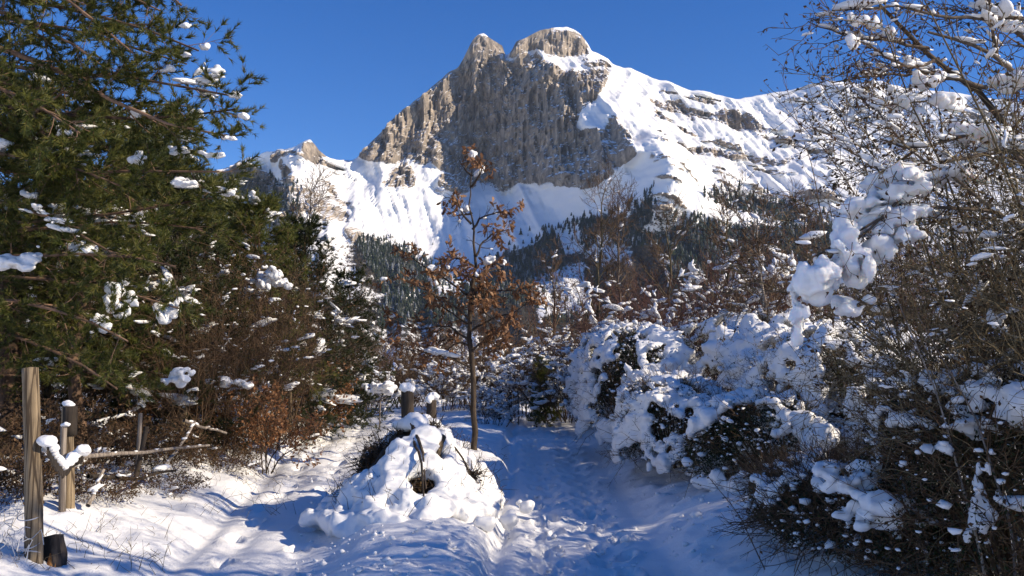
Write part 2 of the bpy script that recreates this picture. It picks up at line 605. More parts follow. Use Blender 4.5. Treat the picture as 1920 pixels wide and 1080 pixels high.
gx = axis_coords(-5.4, 2.6, 0.055, -9000, 9000)
gx = np.unique(np.concatenate([gx[(gx < -0.45) | (gx > 1.65)], np.arange(-0.42, 1.64, 0.036)]))
gy = axis_coords(5.4, 20.0, 0.05, -4000, 9000)
GX, GY = np.meshgrid(gx, gy, indexing='ij')
GZ = ground_z(GX, GY)
near = sstep(40, 24, GY) * sstep(9, 6, np.abs(GX))
pr, pl = path_right(GX, GY), path_left(GX, GY)
rng = np.random.default_rng(5)
inr = sstep(1.25, 0.8, pr) * near
inl = sstep(1.3, 0.8, pl) * near
cpr = 0.62 + 0.012 * (GY - 8)
GZ -= 0.10 * inr + 0.08 * inl
# two trodden ruts with a low crown between them, and footprints along them
for c, w, d in ((-0.31, 0.19, 0.055), (0.22, 0.19, 0.06), (-0.74, 0.08, 0.11)):
    wob = 0.06 * vnoise(GY * 0.8, c * 9, 0.0, 61)
    GZ -= near * d * np.exp(-((GX - cpr - c - wob) / w) ** 2)
cpl = -1.95 - 0.125 * (GY - 6)
for c, w, d in ((-0.25, 0.14, 0.05), (0.3, 0.16, 0.05), (-0.62, 0.10, 0.045)):
    wob = 0.08 * vnoise(GY * 0.6, c * 9, 3.0, 62)
    GZ -= near * d * np.exp(-((GX - cpl - c - wob) / w) ** 2)
# footprints
for (cf, slope, x0, offs, n, s0) in ((0.62, 0.012, 8, (-0.40, -0.20, 0.12, 0.32), 92, 1), (-1.95, -0.125, 6, (-0.28, 0.30), 40, 2)):
    r2 = np.random.default_rng(70 + s0)
    for i in range(n):
        yy = 5.0 + 16.5 * i / n + r2.normal() * 0.06
        xx = cf + slope * (yy - x0) + offs[i % len(offs)] + r2.normal() * 0.04
        a = slice(max(0, np.searchsorted(gx, xx - 0.35)), np.searchsorted(gx, xx + 0.35))
        b = slice(max(0, np.searchsorted(gy, yy - 0.45)), np.searchsorted(gy, yy + 0.45))
        tw = r2.normal() * 0.25
        dx, dy = GX[a, b] - xx, GY[a, b] - yy
        dx, dy = dx * math.cos(tw) + dy * math.sin(tw), dy * math.cos(tw) - dx * math.sin(tw)
        rr = (dx / 0.07) ** 2 + (dy / 0.155) ** 2
        GZ[a, b] += -0.10 * np.exp(-rr ** 3) + 0.04 * np.exp(-((np.sqrt(rr) - 1.45) / 0.35) ** 2)
rough = fbm(GX * 2.6, GY * 2.6, 0, 3, 50) * 0.030 + fbm(GX * 9, GY * 9, 0, 2, 53) * 0.010
clump = np.maximum(0, fbm(GX * 5.5, GY * 5.5, 0, 3, 58)) * 0.055
offp = 1 - np.maximum(inr, inl)
GZ += near * (rough * (0.35 + 0.55 * offp) + clump * (0.04 + 0.6 * offp))
nxg, nyg = len(gx), len(gy)
Vg = np.stack([GX, GY, GZ], -1).reshape(-1, 3)
idx = np.arange(nxg * nyg).reshape(nxg, nyg)
Fg = np.stack([idx[:-1, :-1], idx[1:, :-1], idx[1:, 1:], idx[:-1, 1:]], -1).reshape(-1, 4)
fc = Vg[Fg].mean(1)
ew = 0.12 * vnoise(fc[:, 0] * 2, fc[:, 1] * 2, 0, 77)
iny = (fc[:, 1] > 1.0) & (fc[:, 1] < 26)
is_r = (path_right(fc[:, 0], fc[:, 1]) + ew < 1.05) & iny
is_l = (path_left(fc[:, 0], fc[:, 1]) + ew < 1.05) & iny & ~is_r


def sheet(name, faces, mat):
    used = np.unique(faces)
    remap = np.full(len(Vg), -1)
    remap[used] = np.arange(len(used))
    mb = MB()
    mb.add(Vg[used], remap[faces])
    return tag(mb.build(name, mat, None, True), kind='structure')


sheet('ground', Fg[~is_r & ~is_l], M['ground_snow'])["label"] = "snow covered ground beneath the hedges and the wood"
sheet('path', Fg[is_r], M['ground_snow'])["label"] = "trodden snowy path leading straight ahead beside the hedge"
sheet('path', Fg[is_l], M['ground_snow'])["label"] = "snowy track curving away beside the wooden fence"


# ------------------------------------------------------------------ mountain
def pt(u, v, Y):
    p = W(u, v, Y)
    return (p[0], p[2], Y)


SKYL = [(-700, 420, 3300), (-200, 400, 3250), (200, 370, 3200), (400, 325, 3150), (440, 303, 3080), (462, 296, 3050), (490, 291, 3030), (505, 284, 3000), (520, 274, 2980), (548, 274, 2960), (566, 268, 2940), (580, 262, 2930),
        (590, 268, 2935), (600, 283, 2960), (612, 290, 2980), (630, 295, 3010), (657, 297, 3060), (672, 289, 3080), (690, 272, 3090), (712, 250, 3110), (735, 222, 3140), (755, 205, 3160), (780, 187, 3180), (800, 172, 3200),
        (818, 155, 3220), (838, 136, 3240), (858, 126, 3255), (868, 112, 3262), (876, 95, 3226), (886, 76, 3232), (897, 66, 3240), (906, 64, 3248), (918, 72, 3258), (932, 80, 3272), (942, 86, 3282), (947, 104, 3290), (955, 106, 3300),
        (961, 90, 3200), (968, 78, 3190), (985, 68, 3204), (1000, 61, 3222), (1012, 55, 3236), (1035, 51, 3264), (1062, 49, 3302), (1078, 55, 3312), (1092, 66, 3322), (1103, 82, 3330), (1109, 95, 3335), (1122, 100, 3340),
        (1140, 109, 3345), (1148, 120, 3350), (1170, 128, 3360), (1182, 128, 3365), (1205, 138, 3380), (1235, 149, 3390), (1262, 154, 3400), (1290, 168, 3420), (1320, 172, 3430), (1345, 179, 3440), (1378, 186, 3460), (1410, 182, 3480), (1440, 176, 3500),
        (1480, 168, 3500), (1512, 160, 3480), (1535, 158, 3460), (1552, 150, 3440), (1580, 154, 3440), (1610, 156, 3440), (1650, 152, 3430), (1700, 165, 3420), (1800, 175, 3400), (1960, 200, 3400), (2200, 250, 3450), (2600, 330, 3500)]
CP = [
    # left peak: crest comes towards the viewer, lit flank right, shaded flank left
    (570, 300, 2880), (562, 345, 2760), (525, 300, 2980), (490, 330, 3060), (530, 345, 2930), (455, 340, 3140), (480, 385, 3020), (540, 375, 2830), (568, 385, 2660), (450, 420, 2850), (510, 430, 2700), (580, 420, 2590),
    (610, 330, 2930), (650, 330, 3020), (640, 380, 2830), (690, 340, 3030), (720, 400, 2850), (680, 440, 2690), (770, 430, 2820), (740, 480, 2640), (820, 470, 2750), (850, 490, 2700),
    # lit left part of the great wall
    (700, 300, 3020), (740, 300, 3060), (735, 345, 2950), (765, 345, 2980), (790, 300, 3110), (770, 250, 3150), (760, 215, 3165), (820, 280, 3140), (800, 220, 3200), (830, 190, 3225), (850, 240, 3230), (840, 290, 3160), (850, 320, 3090),
    (862, 150, 3270), (866, 200, 3290), (880, 130, 3240), (884, 100, 3222), (905, 100, 3240), (905, 80, 3246), (930, 100, 3268), (925, 90, 3262),
    # shaded part: falls back into the corner, comes forward to the right
    (885, 250, 3288), (890, 310, 3245), (900, 345, 3179), (930, 150, 3257), (930, 250, 3212), (940, 345, 3096), (980, 125, 3207), (985, 180, 3130), (985, 250, 3080), (990, 345, 2977), (1040, 135, 3088), (1040, 190, 3018), (1040, 260, 2948), (1040, 348, 2848),
    (1090, 150, 2999), (1095, 210, 2897), (1095, 280, 2817), (1090, 350, 2669), (1140, 175, 2970), (1140, 245, 2740), (1145, 325, 2567), (1185, 235, 2744), (1190, 285, 2451),
    # snow shelf and summit block
    (962, 98, 3175), (968, 85, 3182), (985, 80, 3196), (1005, 92, 3215), (1005, 70, 3225), (1040, 92, 3246), (1045, 65, 3260), (1080, 93, 3290), (1085, 72, 3305), (1105, 98, 3320), (1060, 112, 3285), (1120, 118, 3310), (1000, 105, 3290),
    # bowl
    (800, 380, 2930), (860, 370, 3020), (900, 400, 2940), (950, 380, 2980), (1000, 380, 2890), (1050, 385, 2800), (950, 430, 2840), (890, 460, 2790), (920, 480, 2720), (1000, 430, 2770), (1080, 410, 2720),
    # right-hand ridge running down towards the viewer
    (1215, 262, 2550), (1230, 272, 2480), (1245, 310, 2360), (1255, 350, 2280), (1180, 320, 2600), (1150, 370, 2600), (1200, 360, 2460), (1090, 430, 2690), (1020, 450, 2690), (950, 485, 2640), (1150, 420, 2530), (1230, 400, 2310), (1185, 270, 2710),
    # sunny slopes on the right
    (1160, 160, 3250), (1200, 190, 3200), (1250, 210, 3200), (1300, 200, 3310), (1250, 260, 2860), (1300, 250, 3140), (1350, 230, 3260), (1400, 250, 3230), (1450, 230, 3340), (1300, 300, 2760), (1400, 310, 2980), (1500, 300, 3060), (1500, 230, 3340),
    (1300, 350, 2560), (1400, 360, 2760), (1500, 350, 2860), (1600, 300, 3050), (1600, 220, 3330), (1750, 300, 3050), (1900, 320, 2980),
    (1320, 400, 2400), (1420, 420, 2540), (1550, 420, 2600), (1750, 420, 2600), (1950, 420, 2600),
    # wooded foot
    (430, 480, 2550), (600, 470, 2440), (700, 500, 2470), (800, 520, 2500), (880, 525, 2480), (960, 520, 2520), (1050, 500, 2520), (1150, 480, 2400), (1250, 450, 2380), (1350, 470, 2350), (1500, 480, 2400),
    (500, 560, 2250), (650, 560, 2200), (800, 570, 2280), (950, 560, 2200), (1050, 560, 2250), (1150, 550, 2150), (1300, 550, 2100), (1500, 550, 2100), (1800, 550, 2100), (250, 560, 2300), (0, 560, 2300), (0, 480, 2700),
    (300, 640, 1950), (600, 640, 1900), (900, 640, 1880), (1200, 640, 1880), (1500, 640, 1900), (1900, 640, 1900), (100, 420, 2950), (300, 420, 2900), (-300, 640, 1950), (2400, 640, 1950), (2300, 420, 2700),
    (600, 690, 1700), (1200, 690, 1700), (0, 690, 1700), (1900, 690, 1700),
]
sk = np.array([pt(*s) for s in SKYL])
cp = np.array([pt(*s) for s in CP] + [pt(*s) for s in SKYL])
SC = 1000.0
A = cp[:, :2] / SC
D = np.linalg.norm(A[:, None] - A[None], axis=-1)
n = len(A)
K = np.zeros((n + 3, n + 3))
K[:n, :n] = -D - 1e-4 * np.eye(n)
K[:n, n] = 1; K[:n, n + 1:] = A
K[n, :n] = 1; K[n + 1:, :n] = A.T
wts = np.linalg.solve(K, np.concatenate([cp[:, 2], np.zeros(3)]))


def relief(x, z):
    B = np.stack([x.ravel() / SC, z.ravel() / SC], 1)
    out = np.empty(len(B))
    for i in range(0, len(B), 20000):
        b = B[i:i + 20000]
        d = np.sqrt(((b[:, None] - A[None]) ** 2).sum(-1) + 1e-4)
        out[i:i + 20000] = -d @ wts[:n] + wts[n] + b @ wts[n + 1:]
    return out.reshape(x.shape)


def inpoly(u, v, poly):
    res = np.zeros(u.shape, bool)
    p = np.array(poly, float)
    q = np.roll(p, -1, 0)
    for (x0, y0), (x1, y1) in zip(p, q):
        c = ((y0 > v) != (y1 > v)) & (u < (x1 - x0) * (v - y0) / (y1 - y0 + 1e-12) + x0)
        res ^= c
    return res


def soft(u, v, poly, w):
    """0..1 membership blurred over about w pixels"""
    acc = 0
    for a, b in ((0, 0), (w, 0), (-w, 0), (0, w), (0, -w), (w * .7, w * .7), (-w * .7, w * .7), (w * .7, -w * .7), (-w * .7, -w * .7)):
        acc = acc + inpoly(u + a, v + b, poly)
    return acc / 9.0


ROCKS = [
    [(655, 285), (725, 205), (790, 155), (848, 110), (858, 78), (880, 56), (905, 50), (930, 60), (952, 80), (950, 112), (985, 98), (1020, 104), (1060, 122), (1110, 122), (1145, 125), (1135, 150), (1110, 190), (1085, 215), (1090, 240), (1130, 235), (1150, 215), (1180, 250), (1195, 290), (1150, 325), (1100, 352), (1060, 350), (1000, 345), (950, 350), (900, 350), (860, 340), (800, 305), (790, 318), (770, 305), (745, 300), (700, 310)],
    [(952, 108), (955, 76), (976, 52), (1010, 42), (1064, 40), (1098, 56), (1114, 96), (1060, 97), (1020, 90), (990, 92)],
    [(1090, 98), (1145, 112), (1148, 124), (1100, 116)],
    [(720, 350), (750, 300), (775, 320), (775, 350), (755, 358)],
    [(400, 318), (455, 300), (485, 312), (505, 328), (520, 348), (565, 350), (575, 405), (520, 430), (400, 430)],
    [(556, 345), (600, 360), (645, 395), (660, 420), (610, 415), (572, 400)], [(640, 420), (700, 440), (720, 460), (660, 455)], [(600, 330), (625, 345), (660, 390), (640, 385)],
    [(566, 266), (592, 262), (612, 295), (604, 318), (585, 305), (572, 290)], [(500, 276), (545, 268), (560, 285), (540, 292), (505, 300)], [(520, 300), (545, 310), (558, 345), (530, 340)],
    [(1250, 188), (1275, 190), (1300, 200), (1310, 235), (1298, 230), (1280, 205), (1255, 205)],
    [(1340, 210), (1380, 212), (1430, 222), (1452, 246), (1420, 245), (1375, 235), (1345, 228)],
    [(1290, 276), (1340, 278), (1400, 290), (1500, 290), (1520, 300), (1430, 306), (1360, 300), (1300, 290)],
    [(830, 330), (880, 335), (900, 350), (850, 360), (820, 350)],
]
mx_ = np.arange(-1400, 2250, 5.3)
NT = 262
zsk = np.interp(mx_, sk[:, 0], sk[:, 1])
zsk = zsk + (5 + 5 * sstep(-480, -560, mx_)) * fbm(mx_ * 0.02, 0 * mx_, 0.0, 4, 21) * sstep(-1400, -900, mx_)
zb = -25.0
t = np.linspace(0, 1, NT)
X = np.repeat(mx_[:, None], NT, 1)
Z = zb + (zsk[:, None] - zb) * t[None, :]
Y = relief(X, Z)
px = 960 + F * X / Y
pv = 666 - F * (Z - CAM_H) / Y
wu = px + 7 * fbm(px * 0.03, pv * 0.03, 0, 3, 31)
wv = pv + 7 * fbm(px * 0.03, pv * 0.03, 9.0, 3, 32)
rock = np.zeros_like(X)
for poly in ROCKS:
    rock = np.maximum(rock, soft(wu, wv, poly, 5))
band = fbm((X - 0.6 * Z) * 0.006, (Z + 0.28 * X) * 0.045, 0.0, 4, 36)
rock = np.maximum(rock, 1.0 * sstep(0.3, 0.95, band) * sstep(150, 330, Z) * np.maximum(sstep(1190, 1260, px), 0.95 * sstep(700, 640, px)) * sstep(0.99, 0.93, t)[None, :])
FOREST = [
    ([(930, 490), (1000, 450), (1060, 425), (1130, 405), (1150, 420), (1100, 450), (1100, 480), (1200, 500), (1250, 560), (1250, 660), (880, 660), (900, 540)], 1.0),
    ([(1130, 430), (1190, 385), (1235, 360), (1240, 385), (1210, 430), (1160, 460)], 1.0),
    ([(1180, 440), (1320, 415), (1420, 430), (1560, 420), (1560, 640), (1180, 640)], 1.0),
    ([(1330, 355), (1400, 362), (1480, 385), (1560, 410), (1500, 420), (1430, 400), (1350, 385)], 0.75),
    ([(1220, 400), (1310, 398), (1320, 412), (1220, 418)], 0.9),
    ([(655, 450), (720, 455), (780, 480), (850, 520), (760, 560), (700, 560), (660, 500)], 0.85),
    ([(560, 560), (900, 545), (940, 660), (540, 660)], 0.75),
    ([(1010, 590), (1090, 580), (1100, 640), (1010, 640)], 0.8),
    ([(440, 325), (480, 318), (540, 350), (560, 400), (430, 420)], 0.6),
    ([(1560, 400), (1960, 400), (1960, 600), (1560, 600)], 0.12),
    ([(0, 420), (430, 400), (560, 480), (560, 600), (0, 600)], 0.1),
]
GLADES = [[(955, 455), (1005, 440), (1010, 462), (965, 475)], [(1040, 430), (1090, 425), (1095, 470), (1055, 480)], [(1230, 350), (1310, 345), (1320, 395), (1230, 395)],
          [(1315, 370), (1350, 380), (1440, 410), (1400, 425), (1330, 410)], [(1000, 520), (1100, 490), (1100, 590), (1010, 600)]]
BROWNW = [[(560, 390), (640, 400), (720, 560), (700, 660), (540, 660)], [(1060, 470), (1250, 460), (1260, 640), (1060, 560)], [(880, 560), (1010, 580), (1010, 660), (880, 660)]]
scrub = np.zeros_like(X)
for poly, dens in FOREST:
    scrub = np.maximum(scrub, dens * 0.78 * soft(wu + 8 * fbm(px * 0.08, pv * 0.08, 3.0, 2, 41), wv, poly, 11))
for poly in GLADES:
    scrub *= 1 - soft(wu, wv, poly, 6)
# broken relief: upright ribs and chimneys in rock, fluted snow elsewhere
edge = sstep(0.0, 0.04, 1 - t)[None, :]
ribs = ridged(X * 0.017 + 0.35 * vnoise(X * 0.01, Z * 0.008, 0, 3), Z * 0.0028, 0.0, 6, 22, 0.66)
blocks = fbm(X * 0.010, Z * 0.012, 2.0, 4, 24)
ledge = vnoise(X * 0.004 + 3, (Z + 0.25 * X) * 0.022, 1.0, 25)
cwx = X / 34.0 + 0.9 * fbm(X * 0.012, Z * 0.006, 3.0, 3, 28)
cwz = Z / 95.0 + 0.8 * fbm(X * 0.01, Z * 0.012, 6.0, 3, 29)
steps = 13 * _hash(np.floor(cwx), np.floor(cwz + 0.5 * (np.floor(cwx) % 2)), np.zeros_like(X), 5) + 6 * _hash(np.floor(cwx * 2.3), np.floor(cwz * 2.1), np.zeros_like(X), 6)
spur = ridged((X - 0.5 * Z) * 0.0052, Z * 0.0015, 3.0, 2, 35, 0.5) * sstep(980, 1250, np.abs(px - 900) + 900)
buttress = ridged(X * 0.0085 + 0.3 * vnoise(X * 0.006, Z * 0.004, 2.0, 39), Z * 0.0016, 0.0, 2, 38, 0.5)
qz = Z / 52.0 + 0.55 * fbm(X * 0.006, Z * 0.004, 7.0, 3, 33) + 0.10 * X / 52.0
fr = qz - np.floor(qz)
terr = 17 * (sstep(0.72, 1.0, fr) - fr) * sstep(-0.3, 0.6, fbm(X * 0.007, Z * 0.007, 8.0, 2, 37))
crack = ridged(X * 0.05, Z * 0.014, 0.0, 3, 34, 0.7) + 0.5 * ridged(X * 0.11 + 0.3 * Z * 0.05, Z * 0.05, 4.0, 2, 42, 0.6)
flute = ridged((X + 0.35 * Z) * 0.011, Z * 0.0022, 0.0, 5, 26, 0.58)
humps = fbm(X * 0.006, Z * 0.008, 5.0, 5, 27)
foot = sstep(330, 180, Z)
Y = Y + edge * (rock * (-22 * ribs - 34 * buttress - 14 * blocks - 6 * ledge - steps + terr - 7 * crack) * (0.5 + 0.5 * sstep(95, 125, pv)) + (1 - rock) * (-22 * flute - 24 * spur - 18 * humps) * (1 + 0.8 * foot))
# back of the range
nb = 14
tb = np.linspace(0, 1, nb + 1)[1:]
Xb = np.repeat(mx_[:, None], nb, 1)
Yb = Y[:, -1:] + 1500 * tb[None, :] ** 1.2 + 8
Zb = zsk[:, None] - (zsk[:, None] + 60) * tb[None, :]
Xa, Ya, Za = np.hstack([X, Xb]), np.hstack([Y, Yb]), np.hstack([Z, Zb])
rk = np.hstack([rock, np.zeros_like(Xb)])
Vm = np.stack([Xa, Ya, Za], -1)
nc, nr = Xa.shape
idx = np.arange(nc * nr).reshape(nc, nr)
Fm = np.stack([idx[:-1, :-1], idx[1:, :-1], idx[1:, 1:], idx[:-1, 1:]], -1).reshape(-1, 4)

m, N, L, b = new_mat('limestone and snow')
at = N.new("ShaderNodeAttribute"); at.attribute_name = "rock"
tc = N.new("ShaderNodeTexCoord")
geo = N.new("ShaderNodeNewGeometry")
sep = N.new("ShaderNodeSeparateXYZ"); L.new(geo.outputs['Normal'], sep.inputs[0])
mp = N.new("ShaderNodeMapping"); mp.inputs['Scale'].default_value = (0.05, 0.03, 0.016); L.new(tc.outputs['Object'], mp.inputs[0])
n1 = N.new("ShaderNodeTexNoise"); n1.inputs['Scale'].default_value = 1.0; n1.inputs['Detail'].default_value = 8; n1.inputs['Roughness'].default_value = 0.72
L.new(mp.outputs[0], n1.inputs[0])
mp2 = N.new("ShaderNodeMapping"); mp2.inputs['Scale'].default_value = (0.012, 0.012, 0.03); L.new(tc.outputs['Object'], mp2.inputs[0])
n2 = N.new("ShaderNodeTexNoise"); n2.inputs['Scale'].default_value = 1.0; n2.inputs['Detail'].default_value = 7; n2.inputs['Roughness'].default_value = 0.6
L.new(mp2.outputs[0], n2.inputs[0])
rc = ramp(N, [(0.3, (0.085, 0.076, 0.07)), (0.5, (0.27, 0.228, 0.185)), (0.70, (0.60, 0.49, 0.375))])
L.new(n1.outputs[0], rc.inputs[0])
# rock where the map says rock, less where it lies flat, ragged by noise
def mth(op, a, bb, c=None):
    q = N.new("ShaderNodeMath"); q.operation = op
    for i, s in enumerate((a, bb, c)):
        if s is None: continue
        if isinstance(s, (int, float)): q.inputs[i].default_value = s
        else: L.new(s, q.inputs[i])
    return q.outputs[0]
flat = mth('MULTIPLY', mth('SUBTRACT', sep.outputs['Z'], 0.5), 1.9)
base = mth('SUBTRACT', mth('ADD', at.outputs['Fac'], mth('MULTIPLY', mth('SUBTRACT', n2.outputs[0], 0.5), 0.9)), mth('MAXIMUM', flat, -0.12))
mr = N.new("ShaderNodeMapRange"); mr.interpolation_type = 'SMOOTHSTEP'; mr.inputs[1].default_value = 0.44; mr.inputs[2].default_value = 0.6
L.new(base, mr.inputs[0])
mix = N.new("ShaderNodeMix"); mix.data_type = 'RGBA'
L.new(mr.outputs[0], mix.inputs[0]); mix.inputs[6].default_value = (0.885, 0.878, 0.868, 1); L.new(rc.outputs[0], mix.inputs[7])
sc_at = N.new("ShaderNodeAttribute"); sc_at.attribute_name = "scrub"
mr2 = N.new("ShaderNodeMapRange"); mr2.interpolation_type = 'SMOOTHSTEP'; mr2.inputs[1].default_value = 0.42; mr2.inputs[2].default_value = 0.62
L.new(mth('ADD', sc_at.outputs['Fac'], mth('MULTIPLY', mth('SUBTRACT', n1.outputs[0], 0.5), 1.3)), mr2.inputs[0])
mix2 = N.new("ShaderNodeMix"); mix2.data_type = 'RGBA'
L.new(mr2.outputs[0], mix2.inputs[0]); L.new(mix.outputs[2], mix2.inputs[6]); mix2.inputs[7].default_value = (0.045, 0.042, 0.034, 1)
L.new(mix2.outputs[2], b.inputs['Base Color'])
b.inputs['Roughness'].default_value = 0.85; b.inputs['Specular IOR Level'].default_value = 0.1
bp = N.new("ShaderNodeBump"); bp.inputs['Strength'].default_value = 0.9; bp.inputs['Distance'].default_value = 8.0
hh = mth('MULTIPLY', n1.outputs[0], mth('ADD', mth('MULTIPLY', mr.outputs[0], 0.8), 0.2))
L.new(hh, bp.inputs['Height']); L.new(bp.outputs[0], b.inputs['Normal'])
mb = MB()
mb.add(Vm.reshape(-1, 3), Fm)
mo = mb.build('mountain', m, None, True, {'rock': rk.ravel(), 'scrub': np.hstack([scrub, np.zeros_like(Xb)]).ravel()})
fr_ = rk.ravel()[Fm].mean(1) < 0.5     # bare rock stays angular, snow stays soft
mo.data.polygons.foreach_set("use_smooth", fr_)
tag(mo, "snowy limestone mountain with a sheer rock wall and square summit", kind='structure')

# ---- far woods on the foot of the mountain: one mass
rng = np.random.default_rng(8)
uu, vv = rng.uniform(0, 1960, 100000), rng.uniform(310, 610, 100000)
keep = np.zeros(100000)
for poly, dens in FOREST:
    keep = np.maximum(keep, inpoly(uu + 13 * rng.normal(size=100000), vv + 8 * rng.normal(size=100000), poly) * dens)
for poly in GLADES:
    keep *= 1 - 0.93 * inpoly(uu, vv, poly)
brown = np.zeros(100000, bool)
for poly in BROWNW:
    brown |= inpoly(uu, vv, poly)
keep *= 0.75 + 0.7 * sstep(-0.15, 0.5, fbm(uu * 0.02, vv * 0.03, 0, 3, 88))
sel = rng.random(100000) < keep * 0.75
uu, vv, brown = uu[sel], vv[sel], brown[sel]
# find the surface point for each bearing and height by walking the relief grid
flatpx, flatpv = 960 + F * X / Y, 666 - F * (Z - CAM_H) / Y
cell = {}
gu, gv = (flatpx / 4).astype(int).ravel(), (flatpv / 4).astype(int).ravel()
for i, k in enumerate(zip(gu.tolist(), gv.tolist())):
    cell.setdefault(k, i)
XYZ = np.stack([X, Y, Z], -1).reshape(-1, 3)
roots, rb = [], []
for a, bb, br in zip((uu / 4).astype(int).tolist(), (vv / 4).astype(int).tolist(), brown.tolist()):
    i = cell.get((a, bb))
    if i is not None:
        roots.append(XYZ[i]); rb.append(br)
roots, rb = np.array(roots), np.array(rb)
roots = roots + np.stack([rng.uniform(-4, 4, len(roots)), rng.uniform(-3, 3, len(roots)), np.full(len(roots), -1.5)], 1)


def cone_tree(layers=4, sides=6, seed=0):
    r = np.random.default_rng(seed)
    V, Fc = [], []
    for l in range(layers):
        z0 = 0.08 + 0.86 * l / layers
        rad = 0.20 * (1 - 0.8 * l / layers)
        top = min(1.0, z0 + 0.42)
        o = len(V)
        for s in range(sides):
            a = 2 * math.pi * (s + 0.5 * (l % 2)) / sides
            q = rad * r.uniform(0.7, 1.2)
            V.append((q * math.cos(a), q * math.sin(a), z0 + r.uniform(-0.03, 0.03)))
        V.append((0, 0, top))
        for s in range(sides):
            Fc.append((o + s, o + (s + 1) % sides, o + sides))
    return np.array(V), np.array(Fc)


def scatter_trees(mb, tmpl, pts, h, rng):
    TV, TF = tmpl
    k = len(pts)
    a = rng.uniform(0, 6.28, k)
    ca, sa = np.cos(a)[:, None], np.sin(a)[:, None]
    hx = h[:, None]
    wd = hx * rng.uniform(1.0, 1.7, (k, 1))
    V = np.stack([pts[:, 0:1] + wd * (TV[None, :, 0] * ca - TV[None, :, 1] * sa), pts[:, 1:2] + wd * (TV[None, :, 0] * sa + TV[None, :, 1] * ca), pts[:, 2:3] + hx * TV[None, :, 2]], -1)
    mb.add(V.reshape(-1, 3), (TF[None] + (np.arange(k) * len(TV))[:, None, None]).reshape(-1, 3), np.repeat(rng.random(k), len(TV)))


mb = MB()
con = roots[~rb]
scatter_trees(mb, cone_tree(3, 5), con, 12 + 12 * rng.random(len(con)) ** 1.6 * (0.6 + 0.8 * rng.random(len(con))), rng)
tag(mb.build('forest', M['conifer']), "dark conifer forest on the foot of the mountain", "forest", kind='stuff')
# bare broadleaf wood: fans of upward slivers
mb = MB()
bro = roots[rb]
k = 14
p = np.repeat(bro, k, 0)
d = norm(rng.normal(size=(len(p), 3)) * np.array([0.55, 0.55, 0.3]) + np.array([0, 0, 1.0]))
hh = np.repeat(rng.uniform(9, 15, len(bro)), k)[:, None] * rng.uniform(0.5, 1, (len(p), 1))
o0 = p + d * hh * rng.uniform(0.1, 0.5, (len(p), 1))
w = norm(np.cross(d, rng.normal(size=(len(p), 3)))) * 0.6
mb.add(np.stack([o0 - w, o0 + w, p + d * hh], 1).reshape(-1, 3), np.arange(len(p) * 3).reshape(-1, 3), np.repeat(np.repeat(rng.random(len(bro)), k), 3))
tag(mb.build('forest', M['far_broadleaf']), "bare brown broadleaf wood on the lower mountain slopes", "forest", kind='stuff')
print("forest", len(con), len(bro))


# ------------------------------------------------------------------ plant builders
def gz(x, y):
    return float(ground_z(np.array(x), np.array(y)))


def on_ground(u, Y, dz=-0.03):
    x = (u - 960.0) / F * Y
    return np.array([x, Y, gz(x, Y) + dz])


def on_px(u, v, dz=-0.03):
    """where the ground is seen at that pixel of the photograph"""
    Y = 8.0
    for _ in range(30):
        x = (u - 960.0) / F * Y
        Y = 0.5 * Y + 0.5 * (CAM_H - gz(x, Y)) * F / (v - 666.0)
    return on_ground(u, Y, dz)


def polyline(pts, k):
    pts = np.asarray(pts, float)
    d = np.concatenate([[0], np.cumsum(np.linalg.norm(np.diff(pts, axis=0), axis=1))])
    s = np.linspace(0, d[-1], k)
    return np.stack([np.interp(s, d, pts[:, i]) for i in range(3)], 1)


def wiggle(P, amp, rng):
    k = P.shape[1]
    w = np.sin(np.linspace(0, math.pi, k))[None, :, None]
    ph = np.cumsum(rng.normal(size=P.shape), 1) / math.sqrt(k)
    return P + amp * ph * w


def snow_on(mb, P, n, t0, t1, size, rng, sc=(1.6, 0.9, 0.6), lift=0.5, tmpl=ICO1):
    pts, tn = sample(P, n, t0, t1, rng)
    s = size * rng.lognormal(0, 0.45, len(pts))
    S = s[:, None] * np.array(sc)[None] * rng.uniform(0.75, 1.25, (len(pts), 3))
    pts = pts + np.array([0, 0, 1.0]) * (s * sc[2] * lift)[:, None]
    tn = tn * np.array([1, 1, 0.25]) + 0.25 * rng.normal(size=tn.shape) * np.array([1, 1, 0.1])
    blobs(mb, pts, S, rng, tmpl, 0.5, tn)


